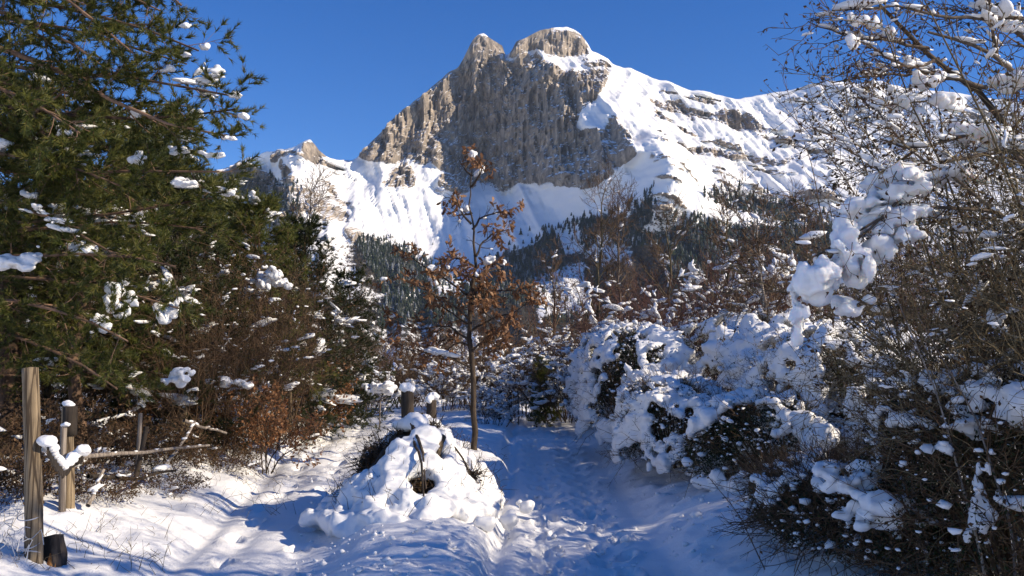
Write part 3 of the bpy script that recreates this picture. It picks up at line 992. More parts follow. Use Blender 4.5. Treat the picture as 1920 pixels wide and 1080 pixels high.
def pine_foliage(root, B, BR, rng, mats=('pine_bark', 'needle'), l2=12, l3=5, len2=0.75, len3=0.32, tuft=5, nn=16, nlen=0.085, nw=0.0045, snow=0.05, snow_n=90, big=0, trop=0.03):
    """boughs -> side branches -> twigs -> needle tufts -> snow, as parts of one pine"""
    kb = B.shape[1]
    br = MB()
    add_tubes(br, B, BR, 7, rng)
    L = np.linalg.norm(B[:, -1] - B[:, 0], axis=1)
    P2, R2 = grow(B, BR, l2, 0.12, 1.0, 48, 14, np.minimum(len2, 0.45 * L), 6, 0.13, trop, 0.45, rng, 0.3, 0.003, 0.45, 0.55)
    P3, R3 = grow(P2, R2, l3, 0.25, 1.0, 42, 14, len3, 3, 0.14, 0.06, 0.5, rng, 0.4, 0.002, 0.3, 0.35)
    add_tubes(br, P2, R2, 4, rng)
    add_tubes(br, P3, R3, 3, rng)
    br.build('bough', M[mats[0]], root, True)
    nd = MB()
    p, d = sample(P3, tuft, 0.35, 1.0, rng)
    p2, d2 = sample(P2, max(2, tuft // 2), 0.7, 1.0, rng)
    p, d = np.concatenate([p, p2, P3[:, -1], P2[:, -1]]), np.concatenate([d, d2, norm(P3[:, -1] - P3[:, -2]), norm(P2[:, -1] - P2[:, -2])])
    d = norm(d + np.array([0, 0, 0.25]))
    needles(nd, p, d, nn, nlen, nw, rng)
    tag(nd.build('foliage', M[mats[1]], root), kind='stuff')
    sn = MB()
    # whole sprays carry snow: neighbouring twigs of a few side branches
    pick = rng.choice(len(P2), min(max(snow_n // 9, 4), len(P2)), replace=False)
    tw_ = (pick[:, None] * l3 + np.arange(l3)[None]).ravel()
    snow_on(sn, P3[tw_], 3, 0.3, 1.0, snow * 1.1, rng, (2.2, 1.0, 0.45), 0.7)
    snow_on(sn, P2[pick], 5, 0.35, 1.0, snow * 1.35, rng, (2.2, 0.8, 0.45), 0.8, ICO2)
    tag(sn.build('snow', M['snow'], root, True), kind='stuff')
    return P2, P3


def young_pine(name, label, h, seed, whorl=0.34, spread=1.25, mats=('pine_bark', 'needle'), base=0.25, snow=0.05, snow_n=110, nn=10, l2=7, group=None):
    rng = np.random.default_rng(seed)
    root = empty(name, (0, 0, 0), label, 'pine tree', group)
    zs = np.linspace(0, h, 12)
    tr = np.stack([0.10 * np.cumsum(rng.normal(size=12)) * 0.35, 0.10 * np.cumsum(rng.normal(size=12)) * 0.35, zs], 1)
    mb = MB()
    add_tubes(mb, tr[None], np.linspace(0.028 * h ** 0.8, 0.008, 12)[None], 8, rng)
    mb.build('trunk', M[mats[0]], root, True)
    Bs, Rs = [], []
    z = base * h
    while z < h * 0.97:
        f = (z - base * h) / (h * (1 - base))
        n = rng.integers(4, 7)
        a0 = rng.uniform(0, 6.28)
        for i in range(n):
            a = a0 + 6.283 * i / n + rng.normal() * 0.2
            L = spread * (1 - 0.78 * f) * rng.uniform(0.7, 1.15)
            st = np.array([np.interp(z, zs, tr[:, 0]), np.interp(z, zs, tr[:, 1]), z])
            q = np.linspace(0, 1, 6)
            up = 0.10 + 0.45 * f
            P = st + np.stack([np.cos(a) * q * L, np.sin(a) * q * L, L * (up * q - 0.28 * q * (1 - f) + 0.22 * q ** 2)], 1)
            Bs.append(P); Rs.append(np.linspace(0.018 * (1 - 0.6 * f) + 0.003, 0.003, 6))
        z += whorl * rng.uniform(0.75, 1.25)
    B, BR = wiggle(np.array(Bs), 0.04, rng), np.array(Rs)
    pine_foliage(root, B, BR, rng, mats, l2, 4, 0.6, 0.22, 3, nn, 0.08, 0.0078, snow, snow_n)
    return root


def shrub(name, label, cat, seed, stems=26, h=2.0, spread=0.5, bark='twig_brown', leaf=None, nleaf=0, lsize=0.04, snow=0.0, snow_n=0, l2=9, l3=5, wid=0.35, trop=0.02, group=None,
          rad=0.012, tw=0.0025, tmpl=LEAF_SIMPLE, sscale=(1.4, 1.0, 0.75), arch=0.0, l4=0, clump=0, clump_r=0.2, twl=0.45):
    """many-stemmed shrub: stems, twigs, leaves and snow are its parts"""
    rng = np.random.default_rng(seed)
    root = empty(name, (0, 0, 0), label, cat, group)
    a = rng.uniform(0, 6.283, stems)
    r = wid * np.sqrt(rng.random(stems))
    b0 = np.stack([r * np.cos(a), r * np.sin(a), np.zeros(stems)], 1)
    lean = rng.uniform(0.1, 1.0, stems) * spread
    d = norm(np.stack([np.cos(a) * lean, np.sin(a) * lean, np.ones(stems)], 1) + 0.18 * rng.normal(size=(stems, 3)))
    k = 9
    L = h * rng.uniform(0.55, 1.12, stems)
    P = np.empty((stems, k, 3)); P[:, 0] = b0
    for s in range(1, k):
        d = norm(d + 0.10 * rng.normal(size=(stems, 3)) + np.array([0, 0, 0.05 - arch * s / k]))
        P[:, s] = P[:, s - 1] + d * (L / (k - 1))[:, None]
    R = np.linspace(1, 0.3, k)[None] * rad * rng.uniform(0.6, 1.3, (stems, 1))
    st = MB(); add_tubes(st, P, R, 5, rng)
    stem_ = st.build('stem', M[bark], root, True)
    P2, R2 = grow(P, R, l2, 0.2, 1.0, 42, 15, twl * h, 6, 0.16, trop, 0.55, rng, 0.35, tw, 0.5)
    tg = MB(); add_tubes(tg, P2, R2, 3, rng)
    last = P2
    if l3:
        P3, R3 = grow(P2, R2, l3, 0.2, 1.0, 45, 16, twl * 0.45 * h, 5, 0.2, trop, 0.6, rng, 0.4, tw * 0.8, 0.4)
        add_tubes(tg, P3, R3, 3, rng)
        last = P3
        if l4:
            P4, R4 = grow(P3, R3, l4, 0.2, 1.0, 48, 16, twl * 0.22 * h, 4, 0.2, trop, 0.7, rng, 0.5, tw * 0.7, 0.3)
            add_tubes(tg, P4, R4, 3, rng)
            last = P4
    tag(tg.build('twigs', M[bark], stem_), kind='stuff')
    if leaf:
        lf = MB()
        p, dd = sample(last, nleaf, 0.2, 1.0, rng)
        place(lf, tmpl, p, dd, lsize, rng, 0.35, 0.8, 0.25)
        tag(lf.build('foliage', M[leaf], root), kind='stuff')
    if snow:
        sn = MB()
        pick = rng.choice(len(last), min(snow_n // 3 + 1, len(last)), replace=False)
        snow_on(sn, last[pick], 3, 0.15, 1.0, snow, rng, (2.3, 0.95, 0.6), 0.5)
        pick = rng.choice(len(P2), min(snow_n // 12 + 1, len(P2)), replace=False)
        snow_on(sn, P2[pick], 5, 0.3, 1.0, snow * 1.3, rng, (2.4, 1.0, 0.6), 0.5)
        if clump:
            pk = rng.choice(len(last), clump * 7)
            cc, _ = sample(P2[rng.choice(len(P2), clump)], 1, 0.5, 1.0, rng)
            C = np.repeat(cc, 7, 0) + rng.normal(size=(clump * 7, 3)) * clump_r * np.array([0.8, 0.8, 0.5])
            s = clump_r * rng.uniform(0.35, 0.8, (clump * 7, 1))
            blobs(sn, C, s * np.array([[1.2, 1.0, 0.8]]), rng, ICO2, 0.35)
        tag(sn.build('snow', M['snow'], root, True), kind='stuff')
    return root


def put(o, loc, rz=0.0, sc=1.0):
    o.location = loc
    o.rotation_euler = (0, 0, rz)
    o.scale = (sc, sc, sc) if np.isscalar(sc) else sc
    return o


# ------------------------------------------------------------------ left side: the great pine
rng = np.random.default_rng(101)
root = empty('pine_tree', (0, 0, 0), "great pine reaching in from the edge with long drooping snowy boughs", 'pine tree')
mb = MB()
tk = polyline([(-6.9, 9.9, -0.2), (-6.75, 9.8, 2.5), (-6.6, 9.7, 5.0), (-6.6, 9.7, 9.5)], 16)
add_tubes(mb, tk[None], np.linspace(0.24, 0.07, 16)[None], 14, rng)
mb.build('trunk', M['pine_bark'], root, True)
BO = [
    [(-330, 30, 9.6), (0, 85, 9.0), (120, 130, 8.9), (220, 190, 8.8), (330, 235, 8.7), (425, 255, 8.6)],
    [(-330, 330, 9.7), (0, 250, 9.3), (60, 215, 9.2), (120, 172, 9.1)],
    [(60, 212, 9.2), (85, 260, 9.1), (112, 318, 9.0)],
    [(-330, -90, 9.7), (60, -10, 9.1), (200, 25, 8.9), (310, 60, 8.7), (372, 95, 8.6)],
    [(-330, 60, 9.8), (60, 120, 9.3), (250, 135, 9.0), (380, 165, 8.8), (448, 182, 8.7)],
    [(-330, 160, 9.8), (40, 210, 9.4), (220, 230, 9.2), (390, 215, 9.0), (440, 205, 8.9)],
    [(-330, 280, 9.8), (40, 310, 9.5), (220, 310, 9.4), (340, 318, 9.2), (410, 322, 9.1)],
    [(-330, 390, 9.9), (40, 400, 9.6), (200, 390, 9.5), (340, 375, 9.4), (405, 370, 9.3)],
    [(-330, -200, 9.7), (60, -90, 9.2), (200, -30, 9.0), (300, 20, 8.9)],
    [(-330, 0, 10.2), (40, 30, 9.9), (180, 60, 9.8), (300, 100, 9.7), (350, 120, 9.6)],
    [(-330, 470, 9.8), (20, 470, 9.3), (150, 470, 9.1), (260, 480, 9.0), (330, 500, 8.9)],
    [(-330, 560, 9.8), (20, 560, 9.3), (150, 590, 9.1), (240, 640, 9.0)],
    [(-330, -300, 10.0), (0, -180, 9.6), (150, -100, 9.4), (240, -40, 9.2)],
    [(-330, 200, 10.5), (60, 270, 10.3), (200, 350, 10.2), (320, 420, 10.0)],
    [(-330, 120, 8.6), (-60, 150, 8.0), (60, 190, 7.9), (150, 250, 7.9)],
    [(-330, 420, 10.4), (60, 440, 10.3), (240, 420, 10.2), (380, 430, 10.0)],
    [(-330, -140, 9.0), (40, -50, 8.6), (160, 30, 8.5), (250, 100, 8.5)],
    [(-330, -250, 9.6), (100, -120, 9.3), (260, -60, 9.2), (340, 10, 9.1)],
    [(-330, -40, 9.3), (0, 20, 8.8), (120, 70, 8.7), (200, 130, 8.7)],
    [(-330, 100, 10.4), (60, 160, 10.2), (220, 190, 10.0), (360, 200, 9.9)],
    [(-330, 240, 9.2), (-20, 270, 8.9), (120, 300, 8.8), (230, 350, 8.8)],
    [(-330, 330, 9.3), (-20, 370, 9.0), (120, 420, 8.9), (220, 480, 8.9)],
    [(-330, 600, 9.9), (20, 640, 9.6), (140, 680, 9.5), (220, 730, 9.5)],
    [(-330, 480, 10.5), (60, 520, 10.4), (240, 550, 10.3), (340, 580, 10.2)],
]
B = np.array([polyline([W(*p) for p in b], 9) for b in BO])
BR = np.array([np.linspace(0.052 if i < 2 else (0.02 if i == 2 else 0.034), 0.009, 9) for i in range(len(BO))])
B = wiggle(B, 0.05, rng)
P2, P3 = pine_foliage(root, B, BR, rng, ('pine_bark', 'needle'), 21, 7, 0.68, 0.32, 5, 10, 0.08, 0.0088, 0.022, 80)
# heavy pats of snow still lying on the bough ends, read off the photograph
for (u, v, Y, a, bb, c) in [(398, 132, 8.7, .11, .06, .045), (345, 48, 8.7, .07, .05, .03), (383, 88, 8.7, .06, .05, .03), (437, 178, 8.7, .09, .05, .03), (455, 218, 8.7, .07, .05, .035), (430, 257, 8.6, .10, .05, .035), (312, 130, 8.8, .06, .05, .04),
                       (352, 103, 8.7, .09, .05, .03), (115, 248, 8.9, .07, .05, .05), (253, 215, 9, .09, .06, .04), (340, 280, 9, .12, .06, .05), (400, 290, 9, .12, .06, .04), (345, 345, 9, .10, .06, .04), (413, 357, 9.2, .16, .07, .04), (5, 270, 8.9, .12, .09, .06),
                       (25, 492, 9.0, .22, .12, .10), (60, 480, 9, .14, .1, .08), (90, 310, 9, .05, .04, .04), (262, 296, 9, .08, .06, .05), (158, 466, 9.0, .09, .06, .05), (48, 365, 9, .1, .06, .04), (160, 190, 9, .06, .04, .02)]:
    m3 = 14
    C = W(u, v, Y)[None] + rng.normal(size=(m3, 3)) * np.array([a * 0.5, bb * 0.4, c * 0.35])
    S = np.array([[a * 0.8, bb, c]]) * rng.uniform(0.2, 0.62, (m3, 1))
    snow_mass('snow_pat', C, S, 0.016, root, rng, 0.012, 14.0, 1, np.repeat([[1, 0, -0.15]], m3, 0))

# ---- younger pines of the wood
pa = young_pine('pine_tree', "young pine with snow clods behind the tall round fence post", 4.6, 201, 0.30, 1.35, snow=0.030, snow_n=90, l2=9)
put(pa, on_ground(150, 11.6), 0.4, 1.0)
pb = young_pine('pine_tree', "dense dark evergreen between the fence and the brown thicket", 4.4, 202, 0.30, 1.3, ('grey_bark', 'needle_dark'), 0.08, 0.034, 120, l2=9)
put(pb, on_ground(330, 12.8), 1.3, 0.95)
wood = [  # u, Y, scale, turn, proto, label
    (585, 17.5, 0.98, 2.2, pb, "dark evergreen with snowy tips above the orange oak leaves"),
    (655, 20.0, 0.80, 0.7, pb, "small evergreen with snow pads beside the end of the track"),
    (490, 15.5, 0.92, 3.9, pa, "young pine rising behind the brown thicket, its top below the snow peak"),
    (30, 12.5, 1.15, 5.1, pa, "shaded pine behind the tall post at the picture's edge"),
    (240, 14.5, 1.15, 4.4, pb, "evergreen behind the short square-cut fence posts"),
    (400, 17.5, 1.05, 2.9, pa, "pine deep in the wood behind the thin brown stems"),
    (90, 16.5, 1.3, 0.2, pb, "tall dark evergreen deep in the wood beyond the fence"),
    (285, 19.5, 1.45, 1.9, pa, "tall pine far back in the wood above the broken rail"),
    (-120, 13.5, 1.3, 3.1, pb, "dark evergreen half cut off by the picture's edge"),
    (520, 22.0, 1.0, 5.6, pb, "evergreen standing behind the thin leaning post in the wood"),
]
for (u, Y_, s, rz, pr_, lab) in wood:
    copy_tree(pr_, on_ground(u, Y_), rz, s, lab, "pines of the wood beside the track")
pa["group"] = pb["group"] = "pines of the wood beside the track"

# reddish old trunk at the very edge
mb = MB(); rng = np.random.default_rng(3)
g0 = on_ground(22, 11.6)
capped_pole(mb, g0, g0 + np.array([-0.1, 0.1, 2.9]), 0.17, 0.13, 14, 30, 0.14, 5)
tr = empty('pine_tree', (0, 0, 0), "old pine with flaking reddish trunk just behind the tall post", 'pine tree')
mb.build('trunk', M['pine_bark'], tr, True)
q = np.array([polyline([g0 + np.array([-0.08, 0.08, 2.2 + 0.25 * i]), g0 + np.array([0.9 * math.cos(i * 2.1), 0.8 * math.sin(i * 2.1), 2.5 + 0.2 * i]), g0 + np.array([1.6 * math.cos(i * 2.1), 1.4 * math.sin(i * 2.1), 2.3 + 0.2 * i])], 7) for i in range(6)])
pine_foliage(tr, wiggle(q, 0.05, rng), np.repeat(np.linspace(0.03, 0.006, 7)[None], 6, 0), rng, ('pine_bark', 'needle_dark'), 9, 4, 0.6, 0.3, 4, 12, 0.085, 0.006, 0.05, 30)

# ---- heavy clods of snow resting on the evergreens
rng = np.random.default_rng(77)
for (u, v, Y, a, b_, c, lab) in [(228, 560, 10.0, .20, .12, .13, "big two-lobed snow clod hanging on the young pine behind the tall post"), (195, 605, 9.9, .10, .08, .08, "snow lump just beneath the big two-lobed clod"), (314, 582, 10.3, .11, .09, .12, "rounded snow clod on the evergreen beside the two-lobed one"),
                                 (512, 522, 13.2, .20, .12, .16, "ragged snow clod on the brown thicket below the snow peak"), (332, 706, 10.2, .14, .10, .08, "low snow clod on a pine twig above the rails"), (440, 716, 12.2, .28, .12, .07, "wide snow pad on the evergreen beside the orange leaves"),
                                 (706, 727, 17.5, .34, .16, .12, "wide snow pad on the small evergreen at the end of the track"), (150, 466, 9.4, .12, .08, .06, "snow pad high on the great pine's lower bough")]:
    e = empty('snow_clod', (0, 0, 0), lab, 'snow clod', "clods of snow resting on the evergreens")
    C = W(u, v, Y)[None] + rng.normal(size=(16, 3)) * np.array([a, b_, c]) * 0.55
    snow_mass('snow', C, np.array([[a, b_, c]]) * rng.uniform(0.22, 0.62, (16, 1)), 0.016, e, rng, 0.02, 12.0, 1)

# ---- brown thickets with thin upright stems
th = shrub('thicket', "tall thicket of thin brown stems between the pines, tufts of snow", 'thicket', 301, 46, 3.5, 0.32, 'twig_brown', 'dry_leaf', 2, 0.045, 0.024, 70, 8, 5, 0.7, 0.03, "brown thickets at the edge of the wood", 0.010, 0.0028)
put(th, on_ground(436, 13.3), 0, 0.82)
for (u, Y_, s, rz, lab) in [(500, 14.6, 0.78, 1.2, "brown thicket beside the dark evergreen, next to the orange oak leaves"), (385, 12.3, 0.6, 2.5, "brown thicket in front of the dense dark evergreen"),
                            (620, 21.0, 0.65, 3.6, "low brown thicket at the end of the snowy track"), (250, 13.2, 0.75, 4.4, "shaded brown thicket behind the thin upright stake"), (120, 13.0, 0.75, 5.0, "shaded brown thicket behind the square-cut fence post"),
                            (555, 18.5, 0.6, 5.4, "low brown thicket in front of the small evergreens")]:
    copy_tree(th, on_ground(u, Y_), rz, s, lab)

# ---- orange oak saplings that kept their leaves
os_ = shrub('oak_sapling', "low oak sapling with bright orange leaves touching the thin leaning post", 'oak sapling', 311, 9, 1.45, 0.5, 'oak_bark', 'oak_leaf', 5, 0.07, 0, 0, 7, 5, 0.18, 0.02, "orange oak saplings at the edge of the wood", 0.012, 0.003, LEAF_OAK)
put(os_, on_px(597, 812), 0, 0.95)
for (u, Y_, s, rz, lab) in [(505, 12.3, 0.78, 1.0, "oak sapling with russet leaves just before the thin leaning post"), (395, 12.6, 0.55, 2.0, "small russet oak sapling above the broken fence rail"), (360, 14.5, 1.35, 3.0, "oak sapling with orange leaves deep between the pines"),
                            (455, 13.2, 0.5, 4.0, "lowest oak sapling, brown leaves beside the snowy bank"), (265, 12.3, 0.42, 5.0, "little withered oak sapling at the foot of the stake")]:
    copy_tree(os_, on_ground(u, Y_), rz, s, lab)

# ---- bracken and bramble under the fence
br_ = shrub('bramble', "brown bramble at the foot of the square-cut posts", 'bramble', 321, 30, 0.75, 1.3, 'twig_brown', 'dry_leaf', 3, 0.04, 0.018, 22, 7, 4, 0.5, -0.01, "brown brambles along the fence", 0.006, 0.0022, arch=0.35)
put(br_, on_px(205, 930), 0, 0.5)
for (u, v_, s, rz, lab) in [(320, 915, 0.45, 1.0, "brown bramble below the broken rail"), (410, 880, 0.6, 2.0, "rust brown bramble beside the snowy bank"), (480, 845, 0.6, 3.0, "low brown bramble in front of the russet sapling"), (15, 930, 0.8, 4.0, "shaded bramble behind the foot of the tall post"),
                            (110, 915, 0.8, 5.0, "dark bramble behind the grey stake"), (285, 875, 0.7, 0.5, "bramble round the thin upright stake"), (545, 825, 0.7, 1.5, "snow dusted bramble by the bend of the track"), (375, 848, 0.8, 2.6, "tall bramble behind the broken rail"),
                            (60, 880, 1.3, 3.3, "dark bramble between the tall post and the wood"), (610, 795, 0.7, 4.6, "last bramble before the end of the track"), (190, 868, 1.2, 0.9, "tall dark bramble between the square-cut post and the stake")]:
    copy_tree(br_, on_px(u, v_), rz, s, lab)


# ------------------------------------------------------------------ the oak between the two paths
rng = np.random.default_rng(401)
oak = empty('oak_tree', (0, 0, 0), "slender young oak keeping its brown leaves between the two paths", 'oak tree')
OY = 13.4
tk = polyline([on_ground(892, OY, -0.1), W(889, 800, OY), W(886, 700, OY), W(880, 640, OY), W(884, 560, OY), W(893, 480, OY), W(884, 420, OY), W(883, 360, OY), W(887, 300, OY)], 26)
tk = tk + 0.016 * rng.normal(size=tk.shape)
tr_R = np.interp(np.linspace(0, 1, 26), [0, 0.04, 0.35, 0.5, 0.75, 1], [0.066, 0.048, 0.040, 0.032, 0.016, 0.005])
mb = MB(); add_tubes(mb, tk[None], tr_R[None], 10, rng)
mb.build('trunk', M['oak_bark'], oak, True)
OB = [[(884, 690), (840, 662), (790, 660), (740, 650)], [(882, 640), (830, 600), (780, 610), (725, 590)], [(883, 600), (840, 560), (790, 540), (735, 520)], [(884, 560), (830, 520), (770, 480), (740, 458)],
      [(884, 620), (930, 590), (970, 580), (995, 560)], [(884, 570), (925, 545), (955, 540), (985, 545)], [(888, 525), (920, 505), (945, 500)], [(890, 500), (860, 480), (840, 470), (810, 500)],
      [(893, 480), (905, 460), (930, 440), (955, 430)], [(886, 430), (910, 410), (935, 400), (958, 392)], [(884, 420), (860, 400), (845, 380), (830, 372)], [(884, 400), (870, 395), (850, 405)], [(884, 350), (905, 330), (915, 300)], [(885, 330), (875, 310), (893, 290)],
      [(884, 660), (910, 640), (935, 650)], [(884, 585), (880, 540), (870, 500)], [(884, 650), (860, 640), (800, 680)], [(886, 540), (900, 570), (940, 610)], [(884, 610), (850, 600), (815, 570)], [(884, 575), (905, 555), (900, 520)]]
Bp = []
for i, b in enumerate(OB):
    dy = (0.0, 0.5, -0.5, 0.3, -0.3)[i % 5]
    Bp.append(polyline([W(u, v, OY + dy * j / (len(b) - 1)) for j, (u, v) in enumerate(b)], 8))
B = wiggle(np.array(Bp), 0.05, rng)
BR = np.linspace(0.020, 0.005, 8)[None].repeat(len(B), 0)
bb_ = MB(); add_tubes(bb_, B, BR, 5, rng)
br_o = bb_.build('branch', M['oak_bark'], oak, True)
P2, R2 = grow(B, BR, 10, 0.2, 1.0, 45, 15, 0.30, 5, 0.16, 0.03, 0.5, rng, 0.4, 0.0028, 0.3)
P3, R3 = grow(P2, R2, 3, 0.3, 1.0, 45, 15, 0.15, 4, 0.2, 0.02, 0.6, rng, 0.5, 0.0022, 0.3)
tw = MB(); add_tubes(tw, P2, R2, 3, rng); add_tubes(tw, P3, R3, 3, rng)
tag(tw.build('twigs', M['oak_bark'], br_o), kind='stuff')
lf = MB()
zz = P2[:, 0, 2]
keepb = np.repeat(rng.random(len(P2)) < np.interp(zz, [1.4, 2.6, 3.2, 4.6], [0.95, 0.95, 0.5, 0.28]), 3)
p, d = sample(P3[keepb], 6, 0.1, 1.0, rng)
place(lf, LEAF_OAK, p, d, 0.08, rng, 0.9, 0.8, 0.5)
crown = lf.build('crown', M['oak_crown'], oak)
tag(crown, kind='stuff')
sn = MB()
pk = rng.choice(len(P2), 40, replace=False)
snow_on(sn, P2[pk], 1, 0.2, 0.9, 0.028, rng, (1.3, 1.0, 0.8), 0.5, ICO2)
snow_on(sn, B[:1], 5, 0.2, 0.8, 0.045, rng, (2.4, 0.8, 0.5), 0.6, ICO2)
tag(sn.build('snow', M['snow'], oak, True), kind='stuff')

# ------------------------------------------------------------------ fence on the left bank
def post(name, label, u, v0, v1, r, mat, seed, cat='fence post', tilt=0.0, cap=0.0, r2=None, v_mat=None, sides=14):
    g = on_px(u, v0, 0.0)
    h = W(u, v1, g[1])[2] - g[2]
    g = g + np.array([0, 0, -0.15])
    o = empty(name, tuple(g), label, cat, "posts and stakes of the fence")
    mb = MB()
    top = np.array([tilt * h, 0.02, h + 0.15])
    capped_pole(mb, (0, 0, 0), top, r, r2 or r * 0.9, max(sides, 8) if sides > 5 else sides, 40, 0.085, seed, 0.5, 0.014 * h)
    pole_ = mb.build('pole', M[mat], o, True)
    if cap:
        rg = np.random.default_rng(seed)
        C = top + rg.normal(size=(5, 3)) * np.array([r * 0.25, r * 0.25, 0.005]) + np.array([0, 0, cap * 0.3])
        snow_mass('snow_cap', C, np.array([[r * 0.7, r * 0.7, cap * 0.8]]) * rg.uniform(0.8, 1.1, (5, 1)), 0.012, pole_, rg, 0.008, 18.0, 2)
    return o


p1 = post('fence_post', "tall round fence post nearest the viewer with wire about its foot", 83, 1046, 690, 0.062, 'post', 1, tilt=-0.055)
p2 = post('fence_post', "square-cut fence post with darker top and small snow cap", 142, 952, 762, 0.058, 'post', 2, tilt=-0.03, cap=0.035, sides=8)
H2 = W(142, 762, p2.location[1])[2] - p2.location[2] - 0.15
mb = MB()
capped_pole(mb, np.array([-0.03 * 0.86 * H2, 0.017, 0.15 + 0.72 * H2]), np.array([-0.031 * H2, 0.019, 0.148 + H2]), 0.064, 0.062, 8, 6, 0.02, 2)
mb.build('dark_band', M['dark_wood'], p2, True)  # darker band round the upper part of the post
p3 = post('stake', "grey sawn stake in front of the square-cut post, tiny snow cap", 132, 956, 797, 0.034, 'stake', 3, cap=0.02, sides=4, tilt=-0.03)
p4 = post('stake', "thin pale upright stake beside the broken rail", 266, 898, 775, 0.028, 'stake', 4, sides=4)
post('stake', "dark leaning stake crossing the thin pale stake", 256, 912, 800, 0.026, 'dark_wood', 5, tilt=0.18)
post('fence_post', "round fence post at the inner end of the broken rail", 346, 845, 757, 0.055, 'post', 6)
post('fence_post', "leaning prop against the round post behind the rail", 338, 848, 790, 0.035, 'post', 7, tilt=0.32)
post('fence_post', "tall thin post standing among the orange oak leaves", 548, 815, 680, 0.042, 'post', 8)
post('stake', "short pale stake by the bramble at the bend of the track", 527, 838, 778, 0.022, 'stake', 9, sides=5, tilt=0.04)
post('stake', "far thin pole at the end of the snowy track", 714, 800, 752, 0.016, 'stake', 10, sides=5)
post('fence_post', "far dark post beyond the oak, first of a pair", 937, 785, 732, 0.045, 'dark_wood', 11)
post('fence_post', "far dark post beyond the oak, second of the pair", 956, 783, 735, 0.04, 'dark_wood', 12)
post('stake', "far pale stake beside the pair of dark posts", 972, 786, 738, 0.022, 'stake', 13, sides=5)
# rails
def rail(label, a, b_, r, mat, seed):
    a, b_ = np.array(a), np.array(b_)
    o = empty('fence_rail', tuple(a), label, 'fence rail', "rails of the broken fence")
    mb = MB()
    P = polyline([np.zeros(3), (b_ - a) * 0.5 + np.array([0, 0, -0.03]), b_ - a], 14)[None]
    P = wiggle(P, 0.035, np.random.default_rng(seed))
    add_tubes(mb, P, np.linspace(r, r * 0.6, 14)[None], 8, np.random.default_rng(seed))
    pole_ = mb.build('pole', M[mat], o, True)
    rg = np.random.default_rng(seed)
    s = MB(); snow_on(s, P, 7, 0.1, 0.95, r * 0.7, rg, (2.4, 0.9, 0.5), 1.5)
    tag(s.build('snow', M['snow'], pole_, True), kind='stuff')
    return o


rail("long upper rail from the square-cut post to the inner round post", W(150, 856, p2.location[1]), W(392, 835, 10.6), 0.022, 'stake', 1)
rail("short upper rail running into the dark evergreen", W(345, 788, 11.0), W(425, 812, 11.6), 0.022, 'stake', 2)
rail("broken lower rail slanting to the snow behind the stake", W(165, 893, 8.3), W(330, 882, 9.9), 0.022, 'dark_wood', 3)
rail("broken branch leaning across the rails beneath the round post", W(305, 880, 9.9), W(365, 790, 10.8), 0.020, 'stake', 4)
rail("grey forked branch leaning at the foot of the square-cut post", W(165, 948, 8.0), W(195, 880, 8.3), 0.022, 'stake', 5)
# sagging strip between tall post and stake
Y1, Y3 = p1.location[1], p3.location[1]
st = empty('hanging_strip', tuple(W(92, 826, Y1)), "dark sagging strip hung between tall post and grey stake, thick snow on it", 'strip')
o0 = W(92, 826, Y1)
prof = np.array([W(90, 832, Y1), W(100, 856, Y1 + .3), W(118, 878, Y3 - .5), W(128, 872, Y3 - .2), W(140, 858, Y3 - .06), W(156, 848, Y3 - .04)]) - o0
S_ = polyline(prof, 22)
mb = MB()
hw, th_ = 0.075, 0.014
ring = np.array([(0, -th_, hw * 0.1), (0, th_, hw * 0.1), (0, th_, -hw), (0, -th_, -hw)])
V = (S_[:, None, :] + ring[None] * (1 + 0.15 * np.sin(np.arange(22) * 1.9))[:, None, None]).reshape(-1, 3)
ii = np.arange(22 * 4).reshape(22, 4)
nx_ = np.roll(ii, -1, 1)
mb.add(V, np.stack([ii[:-1], nx_[:-1], nx_[1:], ii[1:]], -1).reshape(-1, 4)); mb.f.append(np.array([ii[0], ii[-1][::-1]]))
strip_ = mb.build('strip', M['dark_wood'], st)
rg = np.random.default_rng(4)
C = S_ + np.array([0, 0, 0.02]); sz = 0.030 * rg.uniform(0.8, 1.2, 22); sz[:4] *= 1.35; sz[-4:] *= 1.5
snow_mass('snow', C, sz[:, None] * np.array([[1.2, 1.1, 1.0]]), 0.012, strip_, rg, 0.008, 15, 2)
# wire wound round the tall post
wr = empty('wire', tuple(on_px(83, 1046)), "frosted loose wire wound round the foot of the tall post", 'wire')
mb = MB(); rg = np.random.default_rng(12)
for z0, tl in ((0.36, 0.02), (0.18, 0.04), (0.10, -0.03)):
    a = np.linspace(0, 6.5, 26)
    add_tubes(mb, np.stack([0.078 * np.cos(a) - 0.03 - 0.055 * z0, 0.078 * np.sin(a), z0 + tl * np.sin(a)], 1)[None], np.full((1, 26), 0.004), 4, rg)
for i in range(12):
    c = np.array([rg.uniform(-0.2, 0.05), -0.11, rg.uniform(0.02, 0.3)])
    q = c + np.cumsum(rg.normal(size=(12, 3)) * np.array([0.035, 0.02, 0.05]), 0)
    q[:, 2] = np.clip(q[:, 2], 0.0, 0.5)
    add_tubes(mb, polyline(q, 20)[None], np.full((1, 20), 0.003), 3, rg)
mb.build('strand', M['wire'], wr)
# cut log leaning behind the post
lo = on_px(116, 1046, -0.04)
lg = empty('log', tuple(lo), "short dark log with orange cut end behind the tall post", 'log')
mb = MB()
capped_pole(mb, (0.0, 0.06, 0.0), (-0.03, 0.08, 0.22), 0.066, 0.058, 22, 18, 0.40, 6)
bark_ = mb.build('bark', M['grey_bark'], lg, True)
mb = MB()
capped_pole(mb, (-0.005, -0.015, 0.0), (0.0, 0.02, 0.17), 0.048, 0.022, 12, 8, 0.3, 7)
mb.build('cut_end', M['cut_wood'], bark_, True)

